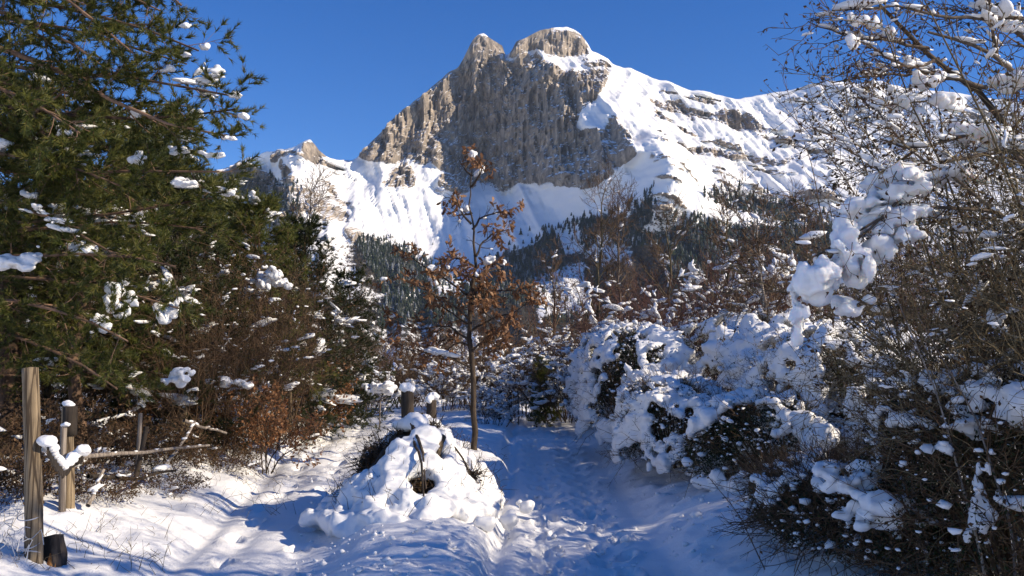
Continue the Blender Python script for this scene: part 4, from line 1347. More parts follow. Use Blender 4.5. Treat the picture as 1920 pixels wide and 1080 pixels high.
# ------------------------------------------------------------------ brush pile with posts under snow
rng = np.random.default_rng(500)
MX, MY = -1.05, 9.6
bp_ = empty('brush_pile', (0, 0, 0), "snow buried heap of brush and logs between the two paths", 'brush pile')
EX, EY, HH = 0.82, 1.5, 0.80


def pile_z(x, y):
    q = np.hypot((x - MX) / EX, (y - MY + 0.15) / EY)
    return ground_z(x, y) + HH * np.clip(1 - q, 0, 1) ** 1.05 * (1 + 0.25 * fbm(x * 2.4, y * 2.4, 0, 2, 91))


HOLES = [(792, 925, 8.55, 0.13), (708, 858, 9.05, 0.13), (757, 832, 9.2, 0.12), (725, 935, 8.5, 0.08), (690, 876, 9.1, 0.09), (805, 812, 9.3, 0.07), (785, 995, 8.1, 0.035), (845, 945, 8.7, 0.07), (650, 940, 8.9, 0.05), (880, 900, 9.1, 0.06), (815, 860, 9.0, 0.07)]
C, S = [], []
n_ = 2600
a = rng.uniform(0, 6.283, n_); q = np.sqrt(rng.random(n_)) * 1.08
x = MX + EX * q * np.cos(a); y = MY - 0.15 + EY * q * np.sin(a)
s = rng.uniform(0.04, 0.08, n_) * rng.lognormal(0, 0.25, n_)
lum = fbm(x * 3.1, y * 3.1, 0, 3, 95)
ok = (lum > -0.02) | (pile_z(x, y) - ground_z(x, y) < 0.12)
C = np.stack([x, y, pile_z(x, y) + 0.10 * np.clip(lum, -0.2, 0.6)], 1)[ok]
S = np.stack([s * 1.15, s * 1.15, s], 1)[ok]
C, S = list(C), list(S)
TOP = W(778, 815, 9.4)
for (u, v, Y_, r) in [(720, 830, 9.3, .085), (735, 905, 8.9, .085), (700, 935, 8.6, .08), (860, 870, 9.3, .075), (835, 800, 9.5, .07), (800, 880, 8.8, .10), (835, 920, 8.6, .085), (885, 940, 8.6, .08), (905, 900, 9.3, .07), (640, 975, 8.4, .10), (600, 982, 8.3, .09), (670, 930, 8.8, .085), (905, 970, 8.35, .08), (800, 775, 9.9, .09), (845, 795, 9.9, .085), (745, 800, 9.35, .08)]:
    e = W(u, v, Y_)
    for f_ in np.linspace(0, 1, 16):
        c = TOP * (1 - f_) + e * f_
        pz_ = float(pile_z(c[0], c[1])); c[2] = min(max(c[2], pz_ + 0.03), pz_ + 0.14)
        s = r * rng.uniform(0.7, 1.15) * (1 - 0.25 * f_)
        C.append(c + rng.normal(size=3) * 0.015); S.append((s, s, s * 0.85))
for i in range(14):  # clods at its skirts
    a = rng.uniform(0, 6.283)
    x, y = MX + 1.08 * math.cos(a) * rng.uniform(0.8, 1.2), MY - 0.15 + 1.85 * math.sin(a) * rng.uniform(0.8, 1.1)
    s = rng.uniform(0.03, 0.10); C.append((x, y, gz(x, y) + s * 0.3)); S.append((s * 1.2, s * 1.2, s))
C, S = np.array(C), np.array(S)
keepm = np.ones(len(C), bool)
for (u, v, Y_, r) in HOLES:
    c = W(u, v, Y_); c[2] = max(c[2], 0.05)
    keepm &= np.linalg.norm((C - c) * np.array([1, 0.45, 1]), axis=1) > r + 0.06
snow_mass('snow', C[keepm], S[keepm], 0.022, bp_, rng, 0.020, 9.0, 4, knobby=0.35)["kind"] = 'stuff'
# dark brush under the snow
n_ = 16000
a = rng.uniform(0, 6.283, n_); q = np.sqrt(rng.random(n_))
x = MX + EX * 0.95 * q * np.cos(a); y = MY - 0.15 + EY * 0.95 * q * np.sin(a)
bx_ = np.stack([x, y, pile_z(x, y) - rng.uniform(0.0, 0.12, n_)], 1)
tg, lf = MB(), MB()
for (u, v, Y_, r) in HOLES:
    c = W(u, v, Y_) + np.array([0, 0.16, 0])
    kk = int(60 + 900 * r)
    st_ = c + rng.normal(size=(kk, 3)) * r * np.array([0.55, 0.4, 0.5])
    dd = norm(rng.normal(size=(kk, 3)) + np.array([0, -0.4, 0]))
    Lq = rng.uniform(0.08, 0.26, (kk, 1))
    P = np.stack([st_, st_ + dd * Lq * 0.5 + rng.normal(size=(kk, 3)) * 0.015, st_ + dd * Lq], 1)
    add_tubes(tg, P, np.tile([0.005, 0.004, 0.002], (kk, 1)), 3, rng)
    pp = c + rng.normal(size=(kk * 5, 3)) * r * np.array([0.6, 0.35, 0.55])
    place(lf, LEAF_SIMPLE, pp, rng.normal(size=(kk * 5, 3)), 0.035, rng, 0.3)
place(lf, LEAF_SIMPLE, bx_, rng.normal(size=(n_, 3)), 0.035, rng, 0.3)
ring_t = rng.uniform(0, 6.283, 420)
st_ = np.stack([MX + 0.9 * np.cos(ring_t) * rng.uniform(0.1, 1.1, 420), MY + 1.6 * np.sin(ring_t) * rng.uniform(0.1, 1.1, 420), np.zeros(420)], 1)
st_[:, 2] = [gz(a, b2) + 0.72 * (1 - min(1, math.hypot((a - MX) / 1.0, (b2 - MY) / 1.75))) for a, b2, _ in st_]
dd = norm(rng.normal(size=(420, 3)) + np.array([0, -0.3, 0.7]))
P = np.stack([st_, st_ + dd * 0.12 + rng.normal(size=(420, 3)) * 0.03, st_ + dd * 0.26], 1)
add_tubes(tg, P, np.tile([0.004, 0.003, 0.0015], (420, 1)), 3, rng)
for i in range(16):      # half buried branches of the heap
    a = rng.uniform(0, 6.283); q0, q1 = rng.uniform(0.05, 0.35), rng.uniform(0.6, 1.0)
    pa_, pb_ = [np.array([MX + EX * q * math.cos(a + da), MY - 0.15 + EY * q * math.sin(a + da), 0.0]) for q, da in ((q0, 0.0), (q1, rng.normal() * 0.25))]
    for p_ in (pa_, pb_):
        p_[2] = float(pile_z(p_[0], p_[1])) + rng.uniform(0.02, 0.12)
    Pb = wiggle(polyline([pa_, (pa_ + pb_) / 2 + np.array([0, 0, rng.uniform(-0.04, 0.08)]), pb_], 9)[None], 0.05, rng)
    mb = MB(); add_tubes(mb, Pb, np.linspace(rng.uniform(0.014, 0.026), 0.006, 9)[None], 6, rng)
    o_ = mb.build('branch', M['dark_wood'], bp_, True)
tag(tg.build('twigs', M['dark_wood'], bp_), kind='stuff')
tag(lf.build('foliage', M['dry_leaf'], bp_), kind='stuff')


def pile_log(label, a, b_, r, mat, seed, cap=0.0):
    a, b_ = np.array(a), np.array(b_)
    o = empty('log', tuple(a), label, 'log', "logs and posts sticking out of the brush pile")
    mb = MB(); capped_pole(mb, (0, 0, 0), b_ - a, r, r * 0.95, 14, 16, 0.07, seed, 0.4)
    wood_ = mb.build('wood', M[mat], o, True)
    if cap:
        rg = np.random.default_rng(seed)
        C = (b_ - a) + rg.normal(size=(5, 3)) * np.array([r * 0.3, r * 0.3, 0.01]) + np.array([0, 0, cap * 0.45])
        snow_mass('snow_cap', C, np.array([[r * 0.78, r * 0.78, cap * 0.85]]) * rg.uniform(0.8, 1.05, (5, 1)), 0.012, wood_, rg, 0.008, 16.0, 2)
    return o


pile_log("upright dark post with thick snow cap on top of the brush pile", W(766, 870, 9.6), W(764, 733, 9.6), 0.068, 'dark_wood', 21, 0.065)
pile_log("shorter snow capped post behind the brush pile", W(810, 830, 10.6), W(809, 750, 10.6), 0.062, 'dark_wood', 22, 0.06)
pile_log("pale cut log leaning out of the brush pile", W(810, 872, 8.85), W(829, 818, 9.05), 0.045, 'post', 23)
pile_log("small dark stub showing beside the capped post", W(790, 812, 9.3), W(788, 775, 9.35), 0.035, 'dark_wood', 24)
pile_log("dark log end peeping out under the snowy limb", W(740, 832, 9.2), W(758, 828, 9.0), 0.07, 'dark_wood', 25)


# ------------------------------------------------------------------ right side: snow laden hedge shrubs
def hedge_shrub(label, cx, cy, rx, ry, h, seed, leaves=16000, snow_dens=1.0, lsize=0.026, leaf='box_leaf', twn=500, snow_low=0.45, voxel=0.025, bare=0.1, dry=0):
    """evergreen shrub: dark leafy body, twigs, and snow lying on its top and flanks"""
    rng = np.random.default_rng(seed)
    g = gz(cx, cy)
    o = empty('hedge_shrub', (cx, cy, g), label, 'shrub', "snow laden shrubs of the hedge beside the path")
    # lumpy body: bumps on an ellipsoid dome
    def surf(a, q):
        """a bearing, q 0 top .. 1 foot"""
        bump = 1 + 0.16 * fbm(np.cos(a) * 1.6 + seed, np.sin(a) * 1.6, q * 2.4, 3, seed)
        th = q * math.pi * 0.5
        rr = np.sin(th) ** 0.7 * bump
        return np.stack([rx * rr * np.cos(a), ry * rr * np.sin(a), h * np.cos(th) ** 0.75 * (0.9 + 0.1 * bump)], -1)
    # stems from the foot
    ns = 40
    a = rng.uniform(0, 6.283, ns); e = surf(a, rng.uniform(0.15, 0.8, ns))
    b0 = e * np.array([0.25, 0.25, 0.0])
    P = np.stack([b0 + (e - b0) * t_ + np.array([0, 0, 0.2 * h]) * math.sin(math.pi * t_) for t_ in np.linspace(0, 1, 7)], 1)
    P = wiggle(P, 0.08, rng)
    st = MB(); add_tubes(st, P, np.linspace(0.014, 0.004, 7)[None].repeat(ns, 0), 5, rng); stem_ = st.build('stem', M['twig_brown'], o, True)
    # twigs poking through
    a = rng.uniform(0, 6.283, twn); q = rng.uniform(0.0, 1.0, twn) ** 0.8
    s = surf(a, q)
    d = norm(norm(s * np.array([1, 1, 0.8])) + 0.7 * rng.normal(size=(twn, 3)))
    L = rng.uniform(0.12, 0.42, (twn, 1))
    P = np.stack([s * 0.9, s * 0.9 + d * L * 0.5 + 0.02 * rng.normal(size=(twn, 3)), s * 0.9 + d * L], 1)
    P2, R2 = grow(P, np.tile([0.005, 0.004, 0.002], (twn, 1)), 4, 0.2, 1, 45, 15, 0.16, 3, 0.2, 0.0, 0.6, rng, 0.5, 0.0016)
    tg = MB(); add_tubes(tg, P, np.tile([0.004, 0.003, 0.0018], (twn, 1)), 3, rng); add_tubes(tg, P2, R2, 3, rng)
    tag(tg.build('twigs', M['twig_brown'], stem_), kind='stuff')
    # leaves through the outer shell
    a = rng.uniform(0, 6.283, leaves); q = 0.94 * rng.random(leaves) ** 0.75
    s = surf(a, q) * rng.uniform(0.70, 1.04, (leaves, 1))
    lf = MB(); place(lf, LEAF_SIMPLE, s, norm(s), lsize, rng, 0.25, 1.0, 0.1)
    tag(lf.build('foliage', M[leaf], o), kind='stuff')
    # snow
    n = int(2600 * snow_dens * rx * ry)
    a = rng.uniform(0, 6.283, n * 3); q = rng.random(n * 3) ** 0.55
    cl = fbm(np.cos(a) * 3.4 + 9, np.sin(a) * 3.4, q * 6, 4, seed + 5, 0.65)
    keep = (q < snow_low + 0.5 * cl + 0.15 * (-np.cos(a))) & (cl > -0.22 + bare)
    a, q = a[keep][:n], q[keep][:n]
    s = surf(a, q) + np.array([0, 0, 0.02])
    sz = rng.uniform(0.012, 0.042, len(a)) * rng.lognormal(0, 0.35, len(a))
    s = s * (1 + 0.06 * fbm(s[:, 0] * 5, s[:, 1] * 5, s[:, 2] * 5, 2, seed + 8))[:, None]
    S = sz[:, None] * np.array([[1.15, 1.15, 0.85]])
    if len(s):
        snow_mass('snow', s, S, voxel, o, rng, 0.020, 12.0, 1)["kind"] = 'stuff'
    # loose crumbs caught on leaves and twig ends
    cn = int(650 * (0.5 + snow_dens))
    a = rng.uniform(0, 6.283, cn); q = rng.random(cn) ** 0.7 * 0.95
    cr = MB(); s = surf(a, q) * rng.uniform(0.97, 1.09, (cn, 1))
    blobs(cr, s, (rng.uniform(0.004, 0.014, cn) * rng.lognormal(0, 0.6, cn))[:, None] * np.array([[1.5, 1.0, 0.8]]), rng, ICO0, 0.5)
    tag(cr.build('snow_crumbs', M['snow'], o, True), kind='stuff')
    if dry:
        a = rng.uniform(0, 6.283, dry); q = 0.94 * rng.random(dry) ** 0.7
        dl = MB(); place(dl, LEAF_SIMPLE, surf(a, q) * rng.uniform(0.85, 1.06, (dry, 1)), rng.normal(size=(dry, 3)), 0.028, rng, 0.4, 1.0, 0.2)
        tag(dl.build('dry_foliage', M['dry_leaf'], o), kind='stuff')
    return o


hedge_shrub("round shrub buried under heavy snow at the narrow part of the path", 2.15, 11.6, 0.78, 1.1, 1.12, 601, 14000, 1.5, snow_low=0.85, twn=600)
hedge_shrub("broad dark leafed shrub under a thick lumpy snow cover beside the path", 3.0, 9.8, 1.05, 1.2, 0.98, 602, 24000, 1.3, snow_low=0.50, twn=700)
hedge_shrub("snow topped shrub behind the broad dark leafed one", 3.9, 10.2, 1.3, 1.5, 1.72, 603, 12000, 1.3, snow_low=0.75, twn=500, voxel=0.034)
hedge_shrub("low dark shrub overhanging the path nearest the viewer", 2.5, 6.7, 0.70, 1.4, 0.52, 604, 22000, 0.5, 0.024, snow_low=0.22, twn=1200, bare=0.35, dry=9000)
hedge_shrub("dark green shrub scattered with snow clods in the near corner", 3.0, 5.2, 0.95, 1.1, 1.2, 605, 20000, 0.5, 0.022, snow_low=0.32, twn=1200, bare=0.35, dry=9000)
hedge_shrub("snow crusted shrub on the bend beyond the narrow part", 2.0, 14.6, 1.0, 1.7, 1.75, 606, 9000, 1.2, 0.035, snow_low=0.8, twn=700, voxel=0.035)
hedge_shrub("snow crusted shrub farthest up the hedge where the path ends", 2.3, 18.2, 1.1, 1.6, 1.9, 607, 6000, 1.1, 0.045, snow_low=0.75, twn=600, voxel=0.045)
hedge_shrub("white shrub between the hedge and the reddish thicket", 3.7, 13.6, 1.3, 1.5, 1.9, 608, 6000, 1.2, 0.04, snow_low=0.8, twn=600, voxel=0.04)

# ---- near tangle of bare twigs
tn = shrub('twig_shrub', "tall tangle of bare olive brown twigs at the picture's edge", 'shrub', 611, 44, 2.7, 0.55, 'twig_olive', 'dry_leaf', 3, 0.026, 0.009, 420, 11, 6, 0.75, -0.02, "bare twig shrubs over the hedge", 0.010, 0.0028, arch=0.10, l4=1, twl=0.36)
put(tn, (3.4, 5.5, gz(3.4, 5.5)), 0, 0.9)
for (x, y, s, rz, lab) in [(5.5, 11.6, 1.0, 1.1, "tangle of bare twigs behind the snow topped shrub"), (3.5, 10.2, 0.6, 2.3, "twiggy shrub rising out of the broad snowy hedge"),
                           (3.6, 4.4, 0.85, 4.4, "bare twig shrub lowest in the near corner"), (5.0, 6.0, 0.9, 5.2, "bare twig shrub farthest out at the edge of the hedge"), (4.05, 5.05, 1.22, 0.8, "tallest bare twig shrub filling the picture's edge below the leaning tree")]:
    copy_tree(tn, (x, y, gz(x, y)), rz, s, lab)
# long thin wands standing out of the tangle
rng = np.random.default_rng(620)
for i, (a, b_, lab) in enumerate([((1850, 1080, 4.6), (1640, 460, 4.9), "long pale wand leaning through the bare tangle"), ((1900, 1000, 4.4), (1720, 590, 4.6), "shorter pale wand leaning beside the long one"), ((1640, 420, 6.5), (1440, 170, 7.0), "thin bare shoot curving up against the snow slope"),
                                 ((1560, 520, 7.0), (1465, 135, 7.4), "tallest thin shoot with dry buds against the sky"), ((1690, 500, 6.2), (1515, 110, 6.8), "thin shoot crossing the ridge below the overhanging branches"), ((1440, 1080, 6.2), (1300, 860, 6.4), "bent bramble shoot standing out of the dark shrub")]):
    o = empty('shoot', (0, 0, 0), lab, 'shoot', "long shoots standing out of the hedge")
    p0, p1 = W(*a), W(*b_)
    P = polyline([p0 - np.array([0, 0, 0.4]), p0, (p0 + p1) / 2 + np.array([0.06, 0, 0.02]), p1], 14)[None]
    R = np.linspace(0.009 if i < 2 else 0.006, 0.002, 14)[None]
    mb = MB(); add_tubes(mb, P, R, 5, rng)
    stem_ = mb.build('stem', M['stake' if i < 2 else 'twig_brown'], o, True)
    P2, R2 = grow(P, R, 14, 0.35, 1.0, 38, 12, 0.28, 5, 0.15, 0.03, 0.6, rng, 0.4, 0.0018)
    mb = MB(); add_tubes(mb, P2, R2, 3, rng)
    tag(mb.build('twigs', M['twig_brown'], stem_), kind='stuff')
    lf = MB(); p, d = sample(P2, 2, 0.3, 1.0, rng); place(lf, LEAF_SIMPLE, p, d, 0.024, rng, 0.4, 0.6, 0.6)
    tag(lf.build('foliage', M['dry_leaf'], o), kind='stuff')

# ---- overhanging tree at the upper right
rng = np.random.default_rng(640)
ot = empty('overhanging_tree', (0, 0, 0), "bare tree leaning in overhead with budded twigs and big snow clumps", 'tree')
mb = MB()
tk = polyline([(4.7, 6.0, gz(4.7, 6.0) - 0.1), (4.5, 5.9, 1.0), (4.15, 5.7, 2.2), (3.9, 5.6, 3.2), (3.7, 5.5, 4.4)], 18)
add_tubes(mb, tk[None], np.linspace(0.085, 0.035, 18)[None], 10, rng)
mb.build('trunk', M['grey_bark'], ot, True)
LI = [[(2150, 560, 5.7), (1960, 340, 5.5), (1880, 180, 5.4), (1820, 148, 5.3), (1760, 110, 5.2), (1690, 50, 5.1), (1650, 10, 5.0)],
      [(2080, 300, 5.6), (1920, 145, 5.5), (1870, 108, 5.4), (1800, 78, 5.3), (1740, 60, 5.2)],
      [(2050, 150, 5.6), (1930, 100, 5.5), (1880, 50, 5.4), (1840, -20, 5.3)],
      [(1870, 110, 5.4), (1862, 60, 5.4), (1845, 10, 5.3)],
      [(1850, 165, 5.4), (1740, 138, 5.3), (1640, 145, 5.2), (1560, 155, 5.1)],
      [(1740, 90, 5.2), (1660, 75, 5.1), (1590, 70, 5.0), (1515, 40, 4.9)],
      [(1760, 110, 5.2), (1690, 130, 5.1), (1640, 110, 5.0), (1580, 60, 4.9)],
      [(2100, 420, 5.5), (1960, 290, 5.3), (1880, 250, 5.2), (1800, 265, 5.1), (1720, 280, 5.0), (1650, 260, 5.0)],
      [(2100, 500, 5.5), (1900, 300, 5.2), (1780, 300, 5.1), (1700, 340, 5.0), (1640, 420, 4.95), (1570, 480, 4.9)],
      [(2050, 620, 5.4), (1880, 400, 5.2), (1760, 390, 5.1), (1680, 400, 5.0), (1600, 440, 4.9), (1530, 480, 4.9)],
      [(1800, 185, 5.2), (1700, 195, 5.1), (1620, 195, 5.0)],
      [(1960, 40, 5.4), (1800, 10, 5.2), (1680, -20, 5.0), (1560, 20, 4.9)],
      [(1900, 420, 5.0), (1760, 300, 5.0), (1690, 240, 5.0), (1620, 170, 5.0)],
      [(1720, 280, 5.0), (1650, 330, 5.0), (1600, 290, 5.0), (1545, 240, 5.0)]]
B = np.array([polyline([W(*p) for p in b], 12) for b in LI])
B = wiggle(B, 0.05, rng)
r0 = np.array([.034, .026, .026, .014, .014, .011, .012, .018, .02, .018, .008, .014, .012, .009])
BR = r0[:, None] * np.linspace(1, 0.28, 12)[None]
mb = MB(); add_tubes(mb, B, BR, 7, rng)
br_t = mb.build('branch', M['grey_bark'], ot, True)
P2, R2 = grow(B, BR, 15, 0.15, 1.0, 48, 16, 0.42, 7, 0.17, 0.01, 0.45, rng, 0.35, 0.0026, 0.4)
P3, R3 = grow(P2, R2, 5, 0.2, 1.0, 48, 16, 0.16, 5, 0.22, 0.0, 0.6, rng, 0.5, 0.0020, 0.3)
mb = MB(); add_tubes(mb, P2, R2, 4, rng); add_tubes(mb, P3, R3, 3, rng)
tag(mb.build('twigs', M['twig_brown'], br_t), kind='stuff')
lf = MB(); p, d = sample(P3, 2, 0.3, 1.0, rng); place(lf, LEAF_SIMPLE, p, d, 0.026, rng, 0.4, 0.5, 0.9)
tag(lf.build('buds', M['dry_leaf'], ot), kind='stuff')
sn = MB(); snow_on(sn, B, 9, 0.2, 0.95, 0.018, rng, (3.0, 0.8, 0.5), 1.3); pk = rng.choice(len(P2), 60, replace=False); snow_on(sn, P2[pk], 2, 0.2, 0.9, 0.011, rng, (2.2, 0.9, 0.6), 0.6)
tag(sn.build('snow', M['snow'], ot, True), kind='stuff')
for (u, v, Y_, a, b_, c) in [(1532, 525, 4.9, .115, .10, .13), (1600, 480, 4.95, .13, .10, .13), (1655, 420, 5.0, .16, .11, .09), (1690, 345, 5.0, .15, .11, .10), (1620, 395, 5.0, .12, .09, .06), (1500, 585, 4.9, .05, .06, .09), (1590, 575, 5.0, .09, .08, .05),
                            (1735, 148, 5.2, .085, .06, .045), (1770, 190, 5.1, .09, .06, .04), (1690, 195, 5.1, .085, .05, .035), (1840, 250, 5.2, .16, .10, .06), (1892, 155, 5.4, .10, .08, .05), (1598, 80, 4.9, .035, .03, .045), (1640, 42, 5.0, .03, .03, .055), (1606, 38, 4.9, .035, .03, .02), (1665, 60, 5.0, .03, .03, .03),
                            (1725, 220, 5.1, .03, .03, .06), (1592, 218, 5.0, .04, .03, .04), (1890, 40, 5.4, .08, .06, .05), (1800, 330, 5.1, .10, .07, .05), (1700, 440, 4.9, .06, .06, .05)]:
    m3 = 11
    C = W(u, v, Y_)[None] + rng.normal(size=(m3, 3)) * np.array([a, b_, c]) * 0.48
    S = np.array([[a, b_, c]]) * rng.uniform(0.28, 0.75, (m3, 3))
    snow_mass('snow_clump', C, S, 0.013, ot, rng, 0.022, 14.0, 1, mat=M['snow_clump'], knobby=0.6)
# clods resting on the near hedge
for (u, v, Y_, a, b_, c, lab) in [(1840, 930, 4.5, .055, .05, .11, "upright snow clod on the hedge above the near corner"), (1850, 797, 4.8, .16, .09, .05, "long snow clod lying on the bare twigs of the tangle"), (1640, 960, 5.2, .16, .10, .06, "spread snow clod low on the dark corner shrub"), (1868, 600, 5.0, .045, .04, .045, "small round snow ball caught high in the tangle"),
                                 (1580, 900, 5.3, .12, .10, .06, "snow clod draped over the dark shrub's shoulder"), (1905, 945, 4.4, .09, .06, .03, "flat snow clod at the edge of the near corner")]:
    e = empty('snow_clod', (0, 0, 0), lab, 'snow clod', "clods of snow resting on the near hedge")
    m3 = 18
    C = W(u, v, Y_)[None] + rng.normal(size=(m3, 3)) * np.array([a, b_, c]) * 0.6
    snow_mass('snow', C, np.array([[a, b_, c]]) * rng.uniform(0.2, 0.6, (m3, 1)), 0.013, e, rng, 0.012, 16.0, 1)

# ------------------------------------------------------------------ thickets and bare trees beyond
rt = shrub('red_thicket', "reddish bare thicket with snow lumps above the middle of the hedge", 'thicket', 701, 40, 3.0, 0.5, 'twig_red', None, 0, 0.05, 0.024, 240, 8, 4, 0.9, 0.02, "reddish thickets beyond the hedge", 0.012, 0.0042, clump=0, clump_r=0.10)
put(rt, on_ground(1240, 18.0), 0.0)
for (u, Y_, s, rz, lab) in [(1340, 17.0, 0.92, 1.0, "reddish thicket behind the snow topped shrub"), (1440, 16.0, 0.95, 2.0, "reddish thicket in front of the pale bare trunk"), (1150, 22.0, 1.0, 3.0, "reddish thicket behind the snow crusted shrubs at the path's end"), (1540, 15.5, 0.95, 4.0, "reddish thicket beneath the big snow clumps"),
                            (1290, 24.0, 1.1, 5.0, "tall reddish thicket far back beyond the hedge"), (1640, 16.0, 1.2, 0.6, "reddish thicket seen through the bare tangle"), (1400, 22.0, 1.1, 2.7, "tall reddish thicket behind the pale bare trunk"), (1780, 17.0, 1.3, 3.7, "reddish thicket nearly hidden by the bare tangle")]:
    copy_tree(rt, on_ground(u, Y_), rz, s, lab)
sw = shrub('snowy_bush', "snow covered bush just right of the far pair of posts", 'bush', 711, 30, 1.5, 0.9, 'twig_brown', 'dry_leaf', 2, 0.04, 0.026, 330, 8, 5, 0.6, 0.0, "snow covered bushes at the end of the path", 0.010, 0.004, clump=5, clump_r=0.08)
put(sw, on_ground(975, 22.5), 0.0, 0.9)
for (u, Y_, s, rz, lab) in [(1060, 21.5, 1.0, 1.2, "snow covered bush closing the end of the path"), (1110, 19.5, 1.1, 2.2, "snow covered bush against the hedge at the end of the path"), (905, 25.0, 1.0, 3.2, "snow covered bush behind the oak's trunk"), (1010, 26.0, 1.25, 4.2, "snow covered bush in the second row beyond the path"),
                            (1120, 25.0, 1.4, 5.2, "taller snow covered bush in the second row by the hedge"), (835, 24.0, 0.9, 0.4, "snow dusted bush behind the shorter capped post"), (690, 24.0, 0.8, 1.4, "snow dusted bush beyond the end of the track"), (925, 19.0, 0.5, 2.6, "little snow mound bush beside the oak")]:
    copy_tree(sw, on_ground(u, Y_), rz, s, lab)
ob = young_pine('juniper', "small olive juniper standing at the end of the path", 1.35, 721, 0.2, 0.42, ('grey_bark', 'needle'), 0.05, 0.03, 30, 9, 4)
put(ob, on_ground(1015, 21.0))
ob["category"] = 'juniper'
# brown wood in the middle distance
bw = shrub('bare_bush', "brown bare bush in the middle distance left of the oak", 'bush', 731, 34, 2.3, 0.55, 'twig_brown', 'dry_leaf', 1, 0.06, 0.04, 40, 8, 5, 0.9, 0.03, "brown bare bushes in the middle distance", 0.016, 0.007)
put(bw, on_ground(790, 34.0))
for (u, Y_, s, rz, lab) in [(720, 36.0, 1.1, 1.0, "brown bare bush behind the small evergreen at the track's end"), (850, 38.0, 1.3, 2.0, "brown bare bush directly behind the oak's crown"), (930, 36.0, 1.2, 3.0, "brown bare bush just right of the oak's trunk"), (1000, 34.0, 1.1, 4.0, "brown bare bush above the far pair of posts"),
                            (1080, 38.0, 1.5, 5.0, "brown bare bush beyond the hedge's far end"), (640, 38.0, 1.3, 0.5, "brown bare bush behind the last pines of the wood"), (760, 45.0, 1.2, 1.5, "distant brown bush between track and oak"), (900, 48.0, 1.3, 2.5, "distant brown bush low behind the oak"), (1040, 48.0, 1.5, 3.5, "distant brown bush under the blue shaded slope"),
                            (680, 29.0, 0.8, 4.5, "low brown bush closing the end of the track"), (755, 28.0, 0.7, 5.5, "low brown bush behind the brush pile's post"), (870, 27.0, 0.75, 0.9, "low brown bush behind the foot of the oak"), (1190, 42.0, 1.35, 1.9, "tall brown bush beyond the reddish thickets"), (1330, 42.0, 1.35, 2.9, "tall brown bush far behind the snow topped shrub"), (560, 30.0, 1.3, 3.9, "brown bush far back beyond the pines")]:
    copy_tree(bw, on_ground(u, Y_), rz, s, lab)
# bare trees
def bare_tree(name, label, h, seed, bark, lean=0.0, snow_n=30, low=0.2):
    rng = np.random.default_rng(seed)
    o = empty(name, (0, 0, 0), label, 'bare tree')
    zs = np.linspace(0, h, 14)
    tr = np.stack([lean * zs + 0.05 * np.cumsum(rng.normal(size=14)), 0.04 * np.cumsum(rng.normal(size=14)), zs], 1)
    R = np.linspace(0.014 * h, 0.010, 14)
    mb = MB(); add_tubes(mb, tr[None], R[None], 8, rng); mb.build('trunk', M[bark], o, True)
    B, BR = grow(tr[None], R[None], 26, low, 0.98, 38, 10, 0.34 * h, 9, 0.10, 0.07, 0.5, rng, 0.25, 0.006, 0.6)
    P2, R2 = grow(B, BR, 8, 0.2, 1.0, 40, 12, 0.10 * h, 5, 0.15, 0.05, 0.55, rng, 0.4, 0.007, 0.3)
    P3, R3 = grow(P2, R2, 4, 0.2, 1.0, 40, 12, 0.05 * h, 4, 0.15, 0.03, 0.6, rng, 0.4, 0.006, 0.3)
    mb = MB(); add_tubes(mb, B, BR, 5, rng); br_b = mb.build('branch', M[bark], o, True)
    mb = MB(); add_tubes(mb, P2, R2, 3, rng); add_tubes(mb, P3, R3, 3, rng); tag(mb.build('twigs', M['twig_brown'], br_b), kind='stuff')
    sn = MB(); pk = rng.choice(len(B), min(snow_n, len(B)), replace=False); snow_on(sn, B[pk], 3, 0.1, 0.7, 0.026, rng, (2.6, 0.9, 0.6), 0.6)
    tag(sn.build('snow', M['snow'], o, True), kind='stuff')
    return o


put(bare_tree('bare_tree', "bare tree with lichened limbs left of the hedge, below the dark wooded knoll", 6.4, 801, 'twig_olive', 0.0, 10), on_ground(1112, 26.0))
put(bare_tree('bare_tree', "second bare tree, upright, close beside the lichened one", 6.2, 802, 'grey_bark', 0.02, 8), on_ground(1165, 27.0))
put(bare_tree('bare_tree', "pale slender bare trunk forking above the snow topped shrub", 3.4, 803, 'stake', 0.02, 14), on_ground(1436, 13.5))
put(bare_tree('bare_tree', "bare tree with snow tufts between the red thickets", 4.6, 804, 'twig_olive', -0.02, 26), on_ground(1350, 19.0))
put(bare_tree('bare_tree', "grey bare tree leaning over the last pines below the snow peak", 6.5, 805, 'grey_bark', 0.06, 26), on_ground(560, 27.0))
put(bare_tree('bare_tree', "olive bare tree standing behind the first reddish thicket", 5.4, 806, 'twig_olive', 0.0, 8), on_ground(1255, 25.0))
put(bare_tree('bare_tree', "brown bare tree rising behind the snow topped shrub", 4.8, 807, 'twig_brown', 0.03, 10), on_ground(1505, 20.0))
put(bare_tree('bare_tree', "smaller bare tree just left of the lichened one", 4.9, 808, 'twig_brown', -0.02, 8), on_ground(1050, 29.0))
put(bare_tree('bare_tree', "tall bare tree on the sunny side beyond the hedge", 7.0, 811, 'grey_bark', 0.0, 6, 0.5), (6.4, 7.3, gz(6.4, 7.3)))
put(bare_tree('bare_tree', "second tall bare tree on the sunny side beyond the hedge", 7.4, 812, 'grey_bark', 0.0, 6, 0.5), (7.2, 9.6, gz(7.2, 9.6)))
copy_tree(bw, (4.7, 7.6, gz(4.7, 7.6)), 0.7, 0.95, "sparse brown bush added behind the near tangle to dapple the sunlight on the path")  # added bush: its sparse twigs break up the sun falling on the path
# trees of the wood's far side and of the hedge behind the viewer's shoulder, which shade the path
for (x, y, s, rz, lab) in [(3.4, 2.2, 0.8, 1.4, "bare twig shrub at the viewer's elbow")]:
    copy_tree(tn, (x, y, gz(x, y)), rz, s, lab)

